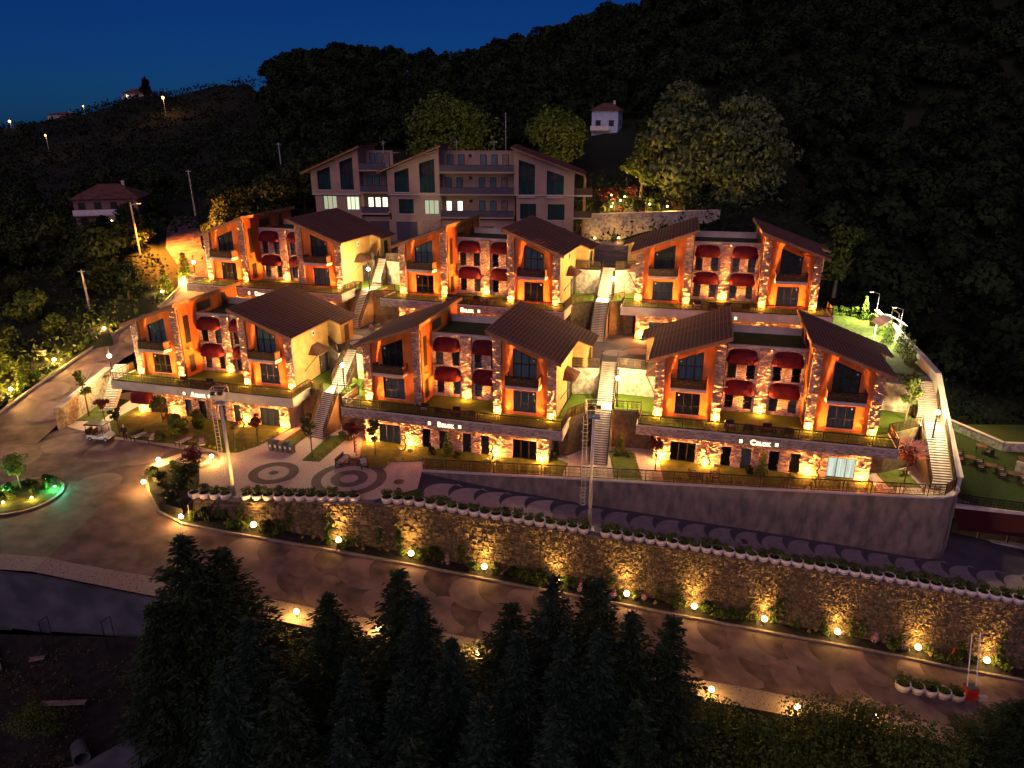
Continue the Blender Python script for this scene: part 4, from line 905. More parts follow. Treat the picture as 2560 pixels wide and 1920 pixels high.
mb = thing('meter_box', 'small white service box on the wall beside the right hand ramp', 'box', (49.8, 60.6, -8.2)); part('box', MB().box(-.5, .5, -.3, .3, 0, 1.7), M['white'], mb); part('door', MB().box(-.42, .42, -.32, -.301, .1, 1.6), M['grey'], mb)
# ------------------------------------------------------------------ hill
SKY = [-48,-.9],[-33.3, -0.47],[-32.0, -0.24],[-31.1, -0.17],[-29.7, 0.3],[-28.8, 0.42],[-26.4, 1.16],[-24.9, 1.46],[-23.2, 1.68],[-20.9, 2.07],[-17.8, 2.54],[-17.3, 3.4],[-16.0, 4.53],[-14.4, 4.43],[-13.4, 4.63],[-11.7, 4.8],[-11.1, 5.24],[-9.0, 5.02],[-6.8, 4.53],[-5.4, 4.41],[-3.6, 4.67],[-2.2, 4.73],[-1.1, 5.32],[0.6, 5.65],[2.0, 6.0],[3.4, 6.49],[4.8, 6.72],[6.2, 7.35],[7.8, 7.61],[11.5, 8.94],[30.9, 11.76],[60, 13]
AZ = [-48, -36, -28, -20, -10, 0, 10, 20, 28, 36, 60]
PROF = {62: [-12, -12, -10, -8, -8, -8, -8, -9, -14, -14, -16], 92: [-4, .5, 2.6, 2, 4, 5, 5, 4, -8, -9, -10], 105: [2, 3, 6, 6.2, 6, 9, 11, 9, -5, -6, -7], 125: [5, 7, 9.6, 11.5, 13, 13.8, 18, 17, 6, 0, 0], 140: [7, 9, 11.6, 14, 17, 17, 19, 20, 12, 6, 6], 165: [9, 11, 13, 17, 21.5, 23, 26.5, 27, 20, 15, 15], 190: [10, 12, 14, 19, 25, 27, 31, 33, 27, 22, 22]}
RID = lambda az: float(np.interp(az, [-48, -30, -20, -10, 0, 12, 60], [430, 400, 360, 310, 300, 320, 330]))
def terr(az, r):
    rs_ = sorted(PROF); rd = RID(az); el = float(np.interp(az, [q[0] for q in SKY], [q[1] for q in SKY]))
    cut = 0.2 if az < -18 else 7.5
    zr = 32+rd*math.tan(R(el))-cut
    zs = [float(np.interp(az, AZ, PROF[k])) for k in rs_]
    if r <= 190: return float(np.interp(r, rs_, zs))
    if r <= rd:
        t = (r-190)/(rd-190); return zs[-1]+(zr-zs[-1])*(t*.8+.2*t*t)
    return zr-(r-rd)*.25
def terr(az, r, f=terr):
    z = f(az, r); x, y = r*math.sin(R(az)), r*math.cos(R(az))
    if 70 < y < 112 and x > float(np.interp(y, [p[1] for p in LRP], [p[0] for p in LRP]))+1.2 and x < 0: z = min(z, float(np.interp(y, [70, 78, 86, 94, 112], [-3, -2, 0, 3, 6.5])))
    if 104 < y < 158:
        yy = [p[1] for p in LRP]; a_, c_ = float(np.interp(y, yy, [p[0] for p in LRP])), float(np.interp(y, yy, [p[2] for p in LRP]))
        if a_-3 < x < c_+3: z = min(z, float(np.interp(y, yy, [p[3] for p in LRP]))-.6)
    return z
def pol(az, r): return (r*math.sin(R(az)), r*math.cos(R(az)))
azs = np.arange(-48, 60.1, .8); rr = [62, 80, 92, 98, 105, 112, 118, 125, 132, 140, 152, 165, 178, 190, 210, 230, 250, 270, 285, 300, 310, 320, 330, 345, 360, 380, 400, 430, 480, 560]
b = MB(); strip_mesh(b, [[(*pol(a, r), terr(a, r)+(random.uniform(-.35, .35) if r > 118 else 0)) for a in azs[::-1]] for r in rr]); struct('hill', b, M['hill'], smooth=True)
b = MB(); n = 60
fx = [(-2600+i*60) for i in range(n)]
strip_mesh(b, [[(x, 2600, -160) for x in fx], [(x, 2600+100*math.sin(i*.7), 15-(x+2600)*.02+12*math.sin(i*.9)+8*math.sin(i*.37)) for i, x in enumerate(fx)], [(x, 3400, -160) for x in fx]]); struct('far_hills', b, M['hill'])
# ------------------------------------------------------------------ vegetation
def leaf_mesh(name, m, centres, radii, n, size, squash=.8, droop=0.0, shell=.55, aspect=.6):
    """many small leaf quads scattered through overlapping clumps"""
    c = np.asarray(centres, float); r = np.asarray(radii, float)
    w = r**2/np.sum(r**2); idx = rng.choice(len(c), n, p=w)
    d = rng.normal(size=(n, 3)); d /= np.linalg.norm(d, axis=1)[:, None]
    rad = (shell+(1-shell)*rng.random(n)**.6)
    p = c[idx]+d*(r[idx]*rad)[:, None]*np.array([1, 1, squash])
    nrm = d+rng.normal(size=(n, 3))*.55+np.array([0, 0, .35]); nrm /= np.linalg.norm(nrm, axis=1)[:, None]
    a = np.cross(nrm, rng.normal(size=(n, 3))); a /= np.linalg.norm(a, axis=1)[:, None]; bb = np.cross(nrm, a)
    s = size*(.6+.8*rng.random(n))[:, None]; a = a*s; bb = bb*s*aspect
    if droop: a[:, 2] -= droop*s[:, 0]
    v = np.stack([p-a, p-bb, p+a, p+bb], 1).reshape(-1, 3)
    return quads(name, v, m)
def quads(name, v, m):
    n = len(v)//4; me = bpy.data.meshes.new(name); me.vertices.add(len(v)); me.vertices.foreach_set('co', v.astype(np.float32).ravel())
    me.loops.add(4*n); me.loops.foreach_set('vertex_index', np.arange(4*n, dtype=np.int32)); me.polygons.add(n)
    me.polygons.foreach_set('loop_start', np.arange(0, 4*n, 4, dtype=np.int32))
    me.materials.append(m); me.update(calc_edges=True); me.validate(); return me
def trunk_mesh(h, r, limbs=5, m='bark', lean=.3, top=.5):
    b = MB(); pts = [(lean*r*4*math.sin(i*.9)*i/4, lean*r*3*math.cos(i*1.3)*i/4, h*i/4) for i in range(5)]
    b.tube(pts, [r, r*.85, r*.7, r*.55, r*.35], 7)
    for k in range(limbs):
        i = random.choice((2, 3)); p = Vector(pts[i]); a = k*2*math.pi/limbs+random.random(); L = h*top*random.uniform(.5, .9)
        q = p+Vector((math.cos(a)*L*.5, math.sin(a)*L*.5, L*.5)); e = q+Vector((math.cos(a)*L*.35, math.sin(a)*L*.35, L*.35))
        b.tube([p, q, e], [r*.45, r*.28, r*.1], 5)
    return b.mesh('trunk', M[m])
def crown_blobs(w, h, k, z0):
    cs, rs = [], []
    for i in range(k):
        a = random.random()*6.28; t = random.random()**.7; zz = random.random(); prof = math.sin(math.pi*(.12+.80*zz))
        q = w/2*.68*t*prof; cs.append((q*math.cos(a), q*math.sin(a), z0+h*(.12+.76*zz))); rs.append(w*random.uniform(.16, .26)*(.6+.4*prof))
    return cs, rs
def tree(name, label, cat, loc, trunk, crown, group=None, rz=0, sc=1.0):
    t = thing(name, label, cat, loc, rz, group); t.scale = (sc, sc, sc)
    ob('trunk', trunk, t); ob('crown', crown, t); return t
# broadleaf variants: (trunk, crown) meshes about 1 unit = 1 m
def broad(w, h, ht, k, n, size, lm, m='bark', droop=0, squash=.8):
    cs, rs = crown_blobs(w, h, k, ht)
    return trunk_mesh(ht+h*.55, max(.06, h*.03), 6, m), leaf_mesh('crown', LEAF[lm], cs, rs, n, size, squash, droop)
BIG1 = broad(22, 13, 4.0, 50, 11000, .33, 'bright'); BIG2 = broad(14, 12, 4.0, 36, 7500, .32, 'bright')
BIG3 = broad(16, 25, .8, 100, 15000, .40, 'pale', droop=.3, squash=.5); BIG4 = broad(18, 25, .8, 110, 17000, .40, 'pale', droop=.3, squash=.5)
tree('broadleaf_tree', 'wide round green tree directly behind the big building roof', 'tree', (-12.6, 150, 19), BIG1[0], BIG1[1])
tree('broadleaf_tree', 'smaller round green tree behind the right gable of the big building', 'tree', (8.3, 150, 18.8), BIG2[0], BIG2[1])
tree('broadleaf_tree', 'tall pale leaved tree on the left of the giant pair above the garden wall', 'tree', (28.4, 131, 14), BIG3[0], BIG3[1])
tree('broadleaf_tree', 'giant pale leaved tree on the right of the pair beside the dark hillside', 'tree', (38.2, 128, 12.0), BIG4[0], BIG4[1])
SM = broad(7, 10, 2, 18, 2200, .28, 'mid'); tree('broadleaf_tree', 'slim lit tree standing left of the giant pale pair', 'tree', (21.8, 128, 18), SM[0], SM[1])
# bushes and trees of the left slope, one by one
BUSH = [broad(6, 4.6, .6, 16, 1500, .26, 'dark'), broad(5, 4, .5, 13, 1300, .24, 'mid'), broad(7.5, 6, 1.2, 18, 1900, .28, 'dark'), broad(5.5, 5.5, 1.0, 14, 1500, .26, 'forest')]
def ground(x, y): return terr(math.degrees(math.atan2(x, y)), math.hypot(x, y))
spots = []
while len(spots) < 95:
    x = random.uniform(-118, -36); y = random.uniform(74, 172); az = math.degrees(math.atan2(x, y)); r = math.hypot(x, y)
    if az < -44 or r > 190: continue
    rx = float(np.interp(y, [p[1] for p in LRP], [p[0] for p in LRP])); rx1 = float(np.interp(y, [p[1] for p in LRP], [p[2] for p in LRP]))
    if x > rx-4.5 and (y < 116 or x < rx1+4): continue
    if y < 126 and x > -47: continue
    if math.hypot(x+77.5, y-143) < 9 or (abs(x+75) < 7 and 128 < y < 146): continue
    if any(math.hypot(x-a, y-c) < 3.6 for a, c in spots): continue
    spots.append((x, y))
spots += [(-40.5, 112), (-44.5, 119), (-40.5, 118), (-48, 125.5), (-43.5, 125), (-38, 122), (-53, 133), (-48, 132), (-56.5, 141), (-51, 140), (-35, 117.5), (-41, 131), (-65.5, 128), (-63, 120.5)]
for i, (x, y) in enumerate(spots):
    v = BUSH[i % 4]; k = random.uniform(.75, 1.35)*(1.0 if y > 95 else .8)
    tree('bush_tree', ('dark rounded', 'small greener', 'broad dark', 'dense blackish')[i % 4]+' tree in the left thicket, '+('near the village house' if y > 124 else 'beside the leaning pole' if y > 106 else 'around the bare pole' if y > 90 else 'at the lower road end'), 'tree', (x, y, ground(x, y)-.3), v[0], v[1], 'trees of the left thicket', random.random()*6, k)
# far wood as one mass
n_t = 0; C_, Rr, T_ = [], [], []
while n_t < 2600:
    az = random.uniform(-20, 58); r = random.uniform(105, 345)**1.0
    lim = 175 if az < -6 else 168 if az < 12 else 150 if az < 22 else 112
    if r < lim: continue
    if r > RID(az)+14: continue
    if az < -17.2 and r > 150: continue
    x, y = pol(az, r)
    if math.hypot(x-22.6, y-181) < 13 or (18 < x < 25 and 155 < y < 182) or (42 < x < 52 and y < 108 and x < 49): continue
    if random.random() > (.35+.65*min(1, r/260)): continue
    R0 = random.uniform(2.2, 4.8)*(1.25 if az > -17 and r > 280 else 1); C_.append((x, y, terr(az, r)+R0*.75)); Rr.append(R0); n_t += 1
C_ = np.array(C_); Rr = np.array(Rr); per = 250
ci = np.repeat(np.arange(len(C_)), per); d = rng.normal(size=(len(ci), 3)); d /= np.linalg.norm(d, axis=1)[:, None]; d[:, 2] = np.abs(d[:, 2])*1.15-.25
lump = rng.normal(size=(len(C_), 5, 3)); lump /= np.linalg.norm(lump, axis=2)[:, :, None]
bo = np.max(np.einsum('ij,ikj->ik', d, lump[ci]), axis=1)
p = C_[ci]+d*(Rr[ci]*(.62+.4*np.clip(bo, 0, 1)**2)*(.85+.2*rng.random(len(ci))))[:, None]
nr = d+rng.normal(size=d.shape)*.5; nr /= np.linalg.norm(nr, axis=1)[:, None]; a = np.cross(nr, rng.normal(size=d.shape)); a /= np.linalg.norm(a, axis=1)[:, None]; bb = np.cross(nr, a)
s = (.30+.26*rng.random(len(ci)))[:, None]*(Rr[ci]/3.2)[:, None]
fo = ob('hill_forest', quads('hill_forest', np.stack([p-a*s, p-bb*s*.8, p+a*s, p+bb*s*.8], 1).reshape(-1, 3), LEAF['forest'])); fo['kind'] = 'stuff'; fo['label'] = 'dark wooded hillside merging into one mass'
# low scrub on the bare left hill and the ridge
def scrub(name, pts, size, m, lab, per=14, h=.8):
    pts = np.array(pts); ci = np.repeat(np.arange(len(pts)), per); p = pts[ci]+rng.normal(size=(len(ci), 3))*np.array([h, h, h*.45])+np.array([0, 0, h*.4])
    nr = rng.normal(size=p.shape)+np.array([0, 0, .6]); nr /= np.linalg.norm(nr, axis=1)[:, None]; a = np.cross(nr, rng.normal(size=p.shape)); a /= np.linalg.norm(a, axis=1)[:, None]; bb = np.cross(nr, a)
    s = size*(.6+.8*rng.random(len(ci)))[:, None]
    o = ob(name, quads(name, np.stack([p-a*s, p-bb*s*.6, p+a*s, p+bb*s*.6], 1).reshape(-1, 3), LEAF[m])); o['kind'] = 'stuff'; o['label'] = lab; return o
pts = []
for i in range(2600):
    az = random.uniform(-44, -14); r = random.uniform(150, RID(az)+6); x, y = pol(az, r); pts.append((x, y, terr(az, r)))
scrub('hill_scrub', pts, .5, 'forest', 'low dark scrub over the left hill', 14, 1.4)
pts = []
for i in range(1500):
    x = random.uniform(-112, -40); y = random.uniform(74, 170); rx = float(np.interp(y, [p[1] for p in LRP], [p[0] for p in LRP]))
    rx1 = float(np.interp(y, [p[1] for p in LRP], [p[2] for p in LRP]))
    if x > rx-2.5 and (y < 104 or x < rx1+1.2 or y < 111): continue
    pts.append((x, y, ground(x, y)))
scrub('slope_undergrowth', pts, .26, 'dark', 'undergrowth on the left slope', 24, 1.2)
pts = []
for i in range(1100):
    az = random.uniform(4, 50); r = random.uniform(100, 150); x, y = pol(az, r)
    if x < 36 and y < 112 or (x < 47.5 and y < 98): continue
    pts.append((x, y, terr(az, r)))
scrub('right_undergrowth', pts, .3, 'forest', 'dark undergrowth right of the complex', 22, 1.5)
T = broad(7, 10, 2, 16, 900, .5, 'forest'); tree('broadleaf_tree', 'lone dense dark tree on the left skyline', 'tree', (*pol(-24.75, 395), 38.5), T[0], T[1], sc=1.0)
T = broad(8, 9, 2, 14, 1300, .35, 'mid', 'oakbark'); tree('broadleaf_tree', 'feathery dim tree on the dark slope right of the rear blocks', 'tree', (45.5, 102, 8), T[0], T[1])
T = broad(5, 6, 2.2, 12, 1300, .24, 'mid', 'oakbark'); tree('broadleaf_tree', 'small tree with lit pale trunk beside the dim lawn wall', 'tree', (38.6, 66.6, 4.1), T[0], T[1], sc=.62)

# conifers
def spruce(h, w, whorls, m, leaf=.17, n0=9):
    v = []
    tb = MB().tube([(0, 0, 0), (0, 0, h*.6), (0, 0, h)], [h*.016, h*.009, .015], 6)
    for i in range(whorls):
        t = i/whorls; z = h*(.10+.90*t); L = w/2*(1-t)**.85*random.uniform(.85, 1.12)+.12; k = max(4, int(n0*(1-t*.45)))
        for j in range(k):
            a = 2*math.pi*(j+random.random()*.7)/k; LL = L*random.uniform(.7, 1.1); q = max(5, int(LL/leaf*1.5))
            s = np.linspace(.15, 1, q); dz = -.32*LL*s**1.2+.20*LL*s**3
            c = np.stack([np.cos(a)*LL*s, np.sin(a)*LL*s, z+dz], 1)
            for side in (-1, 1, 0):
                off = (1-s*.75)*LL*.26*side
                p = c+np.stack([-np.sin(a)*off, np.cos(a)*off, -np.abs(off)*.35+0*off], 1)+rng.normal(size=c.shape)*leaf*.35
                d = np.stack([np.cos(a)+-.8*np.sin(a)*side+0*s, np.sin(a)+.8*np.cos(a)*side+0*s, -.25+0*s], 1)+rng.normal(size=c.shape)*.25
                d /= np.linalg.norm(d, axis=1)[:, None]; u = np.cross(d, rng.normal(size=c.shape)); u /= np.linalg.norm(u, axis=1)[:, None]
                sz = leaf*(.8+.5*rng.random(q))[:, None]
                v.append(np.stack([p-d*sz, p-u*sz*.34, p+d*sz, p+u*sz*.34], 1).reshape(-1, 3))
    return tb.mesh('trunk', M['bark']), quads('crown', np.concatenate(v), LEAF[m])
SP = [spruce(15, 6.6, 42, 'needle', .12, 13), spruce(14, 5.8, 38, 'bluish', .12, 13), spruce(13, 5.6, 38, 'needle', .12, 13)]
FG = [(-20.72, 40, 7.67, 0, 1.1), (-18.91, 41, 6.11, 2, 1.1), (-22.16, 38, 4.18, 2, 0.8), (-15.17, 35, 5.36, 1, 0.9), (-11.93, 40, 3.33, 0, 0.85), (-9.23, 34, 3.3, 1, 0.8), (-7.28, 40, 5.1, 2, 1.0), (-5.69, 38, 4.61, 1, 0.9), (-5.83, 31, 4.98, 1, 0.8), (-3.5, 35, 3.86, 1, 0.8), (-0.13, 38, 4.01, 0, 0.95), (0.25, 35, 4.35, 1, 0.8), (2.51, 38.5, 5.8, 1, 0.95), (2.93, 34, 5.06, 1, 0.75), (5.31, 39, 5.1, 2, 1.05), (4.89, 34, 5.29, 1, 0.85), (7.1, 36, 4.85, 0, 0.95), (9.46, 36, 4.62, 2, 0.95), (35.3, 40.0, -5.6, 0, 0.8), (-11.81, 30, 5.19, 0, 0.9), (-1.61, 29, 5.32, 1, 0.85), (-14.93, 31, 5.85, 1, 0.95), (6.31, 29, 5.05, 2, 0.85), (2.08, 28, 5.51, 1, 0.85), (-7.87, 27, 5.77, 1, 0.9), (-4.57, 26, 5.81, 2, 0.9)]
FH = [15, 14, 13]
slope = lambda x, y: rz_(x)*.6-5.0-15*max(0, (iy(EDGE, x)-y)/34)
rank = {i: j for k_ in (0, 1) for j, i in enumerate(sorted([i for i in range(4, len(FG)) if i != 18 and (FG[i][3] == 1) == bool(k_)], key=lambda i: FG[i][0]))}
FGL = ['tallest dark spruce at the left end of the foreground grove', 'second tall spruce at the left end, just right of the tallest', 'short spruce at the far left edge of the grove by the sunken lot', 'bluish spruce below the first foreground garden lamp']
for i, (x, y, zt, k, sc) in enumerate(FG):
    zb = slope(x, y)-.3
    lab = FGL[i] if i < 4 else 'spruce at the right edge beside the barrier and the potted row' if i == 18 else ORD[rank[i]]+(' dark' if k != 1 else ' bluish')+' spruce from the left in the foreground grove below the lower road'
    t = tree('spruce_tree', lab, 'tree', (x, y, zb), SP[k][0], SP[k][1], 'spruces of the foreground grove', random.random()*6)
    t.scale = (sc*1.85, sc*1.85, (zt-zb)/FH[k])
FB = [broad(6, 4.6, 1, 24, 6500, .10, 'mid'), broad(6.5, 5, 1, 24, 6500, .10, 'mid')]
for i, (x, y, z) in enumerate([(13.9, 39, -4.79), (15.44, 36, -3.35), (21.26, 40, -5.72), (24.44, 40, -6.07), (20.1, 35, -3.95), (24.41, 36, -4.66), (10.45, 34, -2.9), (15.58, 33, -2.79), (27.75, 36, -5.0), (-16.56, 42.4, -2.4), (-9.63, 41.8, -3.2), (-4.23, 42.5, -3.6), (13.41, 41, -7.11), (27.82, 38, -6.36)]):
    zb = slope(x, y)-.2; v = FB[i % 2]
    t = tree('broadleaf_bush', ORD[[13, 15, 3, 1, 5, 2, 12, 14, 0, 16, 17, 18, 11, 4][i] if i not in (9, 10, 11) else 0]+(' round leafy bush from the right below the lower road' if i not in (9, 10, 11) else ' round bush %s the spruces at the road edge' % ('behind', 'among', 'between')[i-9]), 'bush', (x, y, zb), v[0], v[1], 'leafy bushes below the lower road', random.random()*6)
    k = (z-zb)/5.8; t.scale = (max(.6, min(k, 1.2)),)*2+(k,)
tree('broadleaf_bush', 'single rounded yellowish bush in the dark sunken lot at lower left', 'bush', (-30.0, 36.5, -5.6), FB[1][0], FB[1][1], sc=.55)
pts = [(random.uniform(-20, 45), random.uniform(18, 43)) for i in range(1500)]
scrub('bank_undergrowth', [(x, y, slope(x, y)) for x, y in pts if y < iy(EDGE, x)-1], .22, 'dark', 'dark undergrowth on the bank below the road', 26, .9)
pts = [(random.uniform(-66, -27), random.uniform(24, 44)) for i in range(420)]
scrub('lot_weeds', [(x, y, -4.75-(46-y)*.13) for x, y in pts], .09, 'dry', 'weeds over the sunken lot', 40, .5)

# garden plants
def shrubmesh(w, h, n, size, m, k=7):
    cs, rs = crown_blobs(w, h, k, -.15*h); return leaf_mesh('foliage', LEAF[m] if m in LEAF else M[m], cs, rs, n, size, .85)
SHR = dict(low=shrubmesh(1.6, 1.0, 420, .10, 'mid'), bright=shrubmesh(1.5, 1.1, 420, .10, 'bright'), dark=shrubmesh(1.8, 1.3, 480, .11, 'dark'), red=shrubmesh(1.3, .8, 360, .09, 'red'), pink=shrubmesh(.9, .8, 260, .07, 'blossom', 5), tuft=shrubmesh(.5, .4, 70, .07, 'garden_flower', 3), big=shrubmesh(3.4, 2.6, 1500, .14, 'mid', 12), climber=shrubmesh(.95, 3.3, 330, .10, 'mid', 9))
cs = [(0, 0, .25+.22*i) for i in range(9)]; SHR['cone'] = leaf_mesh('foliage', LEAF['bright'], cs, [.52*(1-i/11) for i in range(9)], 700, .075)
def shrub(key, x, y, z, lab, group=None, sc=1.0, cat='shrub'):
    o = ob('shrub' if key != 'cone' else 'conical_shrub', SHR[key], None, (x, y, z), random.random()*6); o.scale = (sc*random.uniform(.85, 1.15), sc*random.uniform(.85, 1.15), sc*random.uniform(.85, 1.15))
    return tag(o, lab, cat, group)
KL = [(-22.8, 56.7, -2.3), (-15.4, 56.6, -3.8), (-9.0, 56.3, -5.0), (-2.5, 56.0, -6.2), (3.9, 55.5, -7.3), (10.1, 54.8, -8.2), (16.0, 54.2, -9.1), (22.1, 53.6, -10.0), (28.4, 53.0, -10.9), (35.2, 52.2, -11.9), (41.0, 51.6, -12.8)]
for x in np.arange(-25.5, 60, .95):
    x = float(x)+random.uniform(-.3, .3)
    if any(abs(x-k[0]) < .5 for k in KL): continue
    f = random.random(); y = iy(KY, x)+(.6+f*.7); ky = random.choice(['low', 'low', 'dark', 'tuft', 'pink', 'climber', 'low', 'climber', 'tuft'])
    if ky == 'climber': y = iy(PLANT, x)-1.15
    lab = {'low': 'low green shrub at the foot of the rubble wall', 'dark': 'dark rounded shrub at the foot of the rubble wall', 'bright': 'bright green shrub at the foot of the rubble wall', 'pink': 'small pink flowering bush at the foot of the rubble wall', 'tuft': 'yellowish flower tuft at the foot of the rubble wall', 'climber': 'green climber growing up the rubble wall'}[ky]
    shrub(ky, x, y, rz_(x)+.25, lab, 'plants along the rubble wall, '+ky, random.uniform(.85, 1.35))
for i, k in enumerate(KL):
    for dx, ky in ((-.85, 'bright'), (.9, 'bright'), (-1.3, 'climber'), (1.5, 'pink' if i % 2 else 'low')):
        x = k[0]+dx+random.uniform(-.15, .15); shrub(ky, x, iy(PLANT, x)-1.2 if ky == 'climber' else k[1]+random.uniform(.1, .6), rz_(x)+.25, {'bright': 'lamp lit bright shrub beside a kerb garden lamp', 'climber': 'lamp lit climber on the rubble wall beside a lamp', 'pink': 'lamp lit pink flowering bush beside a kerb lamp', 'low': 'lamp lit low shrub beside a kerb lamp'}[ky], 'lamp lit plants at the kerb, '+ky, random.uniform(.6, .95))
for i, (x, y, k, s) in enumerate([(-33.8, 62.6, 'dark', 1.1), (-32.6, 60.9, 'dark', 1.2), (-31.4, 59.2, 'low', 1.1), (-30.2, 58.2, 'dark', 1.2), (-32.0, 63.6, 'low', 1.2), (-30.6, 62.3, 'dark', 1.3), (-31.3, 61.2, 'bright', 1.0), (-29.4, 57.7, 'bright', .9), (-30.0, 60.4, 'dark', 1.2), (-33.0, 64.6, 'bright', .8), (-31.0, 64.4, 'low', .9), (-28.2, 57.1, 'low', .9), (-27, 57.0, 'dark', 1.0), (-25.8, 57.3, 'low', .9)]):
    shrub(k, x, y, .05 if i not in (2, 3, 7, 11, 12, 13) else -.4-.2*(i > 7)-(.7 if i > 10 else 0), 'dense green juniper on the rounded traffic island', 'junipers on the traffic island', s)
for i, (x, y, k, s, lab) in enumerate([(-35.9, 72.6, 'big', 1.0, 'large bushy green shrub on the lawn in front of the A block'), (-35.6, 77.0, 'dark', 1.1, 'dark shrub against the A block beside its door'), (-37.3, 71.4, 'low', 1, 'green shrub at the lawn corner beside the sofa group'), (-34.4, 74.6, 'big', .65, 'second bushy shrub close to the A block wall'),
        (-8.2, 67.6, 'dark', .8, 'dark shrub left of the conical shrub at the B block'), (-5.6, 66.7, 'dark', .6, 'small dark shrub right of the conical shrub at the B block'), (22.6, 63.0, 'dark', .8, 'dark shrub at the C block windows'), (26.2, 62.0, 'low', .6, 'small green shrub near the C block lit window'),
        (10.6, 67.2, 'bright', .9, 'bright shrub below the stone wall left of the C block'), (11.6, 67.0, 'low', .8, 'low shrub in the small garden left of the C block'), (37.2, 62.6, 'bright', .8, 'palm like green plant at the right end of the C block'), (4.2, 66.4, 'dark', .9, 'dark shrub below the B block corner'), (-18.1, 71.6, 'bright', .8, 'bright shrub right of the first staircase'), (-17.3, 71.0, 'low', .8, 'low shrub right of the first staircase'),
        (-38.9, 76.6, 'red', 1, 'reddish shrub beside the lit pillar of the A block'), (-30.2, 74.8, 'red', .9, 'reddish shrub below the lit stone of the A block'), (-17.5, 88.5, 'pink', 1.4, 'flowering bush in the bed beside the rear stair foot'), (-16.4, 88.2, 'low', 1.0, 'green plant in the bed beside the rear stair foot'), (-15.5, 88.6, 'pink', 1.0, 'smaller flowering bush at the foot of the E block'),
        (-17.3, 76.0, 'bright', 1.0, 'lamp lit grass clump on the terrace left of the B block'), (-16.2, 75.6, 'bright', .9, 'second lamp lit grass clump beside the B block')]):
    shrub(k, x, y, 7.1 if 80 < y else 4.12 if lab.endswith(('B block', 'clump beside the B block')) and y > 75 else .05, lab, None, s)
for x, y, z, lab in ((-6.5, 67.4, .05, 'conical shrub in front of the B block between its narrow windows'), (23.7, 62.7, .05, 'conical shrub in front of the C block between its narrow windows'), (11.0, 67.9, .05, 'slim dark conical shrub against the stone wall left of the C block'), (15.4, 111.6, 14.3, 'slim conical shrub lit against the garden wall'), (21.6, 113.6, 14.3, 'rounded shrub against the garden wall near the F roof')):
    shrub('cone', x, y, z, lab, None, 1.15, 'shrub')
# edging flower tufts
def tufts(pts, lab, step=.75):
    for (a, c) in zip(pts[:-1], pts[1:]):
        n = int(math.hypot(c[0]-a[0], c[1]-a[1])/step)
        for i in range(n): shrub('tuft', a[0]+(c[0]-a[0])*(i+.5)/n, a[1]+(c[1]-a[1])*(i+.5)/n, .08, lab, lab, .8, 'flower tuft')
tufts([(-12.4, 64.6), (-12.0, 65.9), (-8.9, 66.1), (-8.3, 64.6), (4.2, 63.0)], 'small pale flower tuft edging the B block lawn')
tufts([(-33, 70.1), (-29.4, 68.3), (-27.9, 68.4), (-26.4, 70), (-25, 73)], 'small pale flower tuft edging the A block lawn')
tufts([(-19.2, 66.2), (-17.6, 72.0)], 'small pale flower tuft along the strip of lawn beside the first stair'); tufts([(-15.1, 65.1), (-16.5, 70.5)], 'small pale flower tuft along the path left of the B block')
tufts([(9.8, 62.4), (9.9, 67.8)], 'small pale flower tuft beside the second stair'); tufts([(12.1, 62.4), (12.3, 67.4)], 'small pale flower tuft along the path left of the C block'); tufts([(14.8, 61.6), (32.5, 59.6)], 'small pale flower tuft edging the C block lawn')
for i in range(34):
    t = i/33; y = 77+30*t; x0 = float(np.interp(y, [p[1] for p in LRP], [p[0] for p in LRP])); z = float(np.interp(y, [p[1] for p in LRP], [p[3] for p in LRP]))
    shrub(random.choice(['bright', 'tuft', 'low']), x0-.9-random.random()*.8, y, z, 'garden plant in the flowering verge along the left road', 'plants of the left road verge', random.uniform(.6, 1.2))
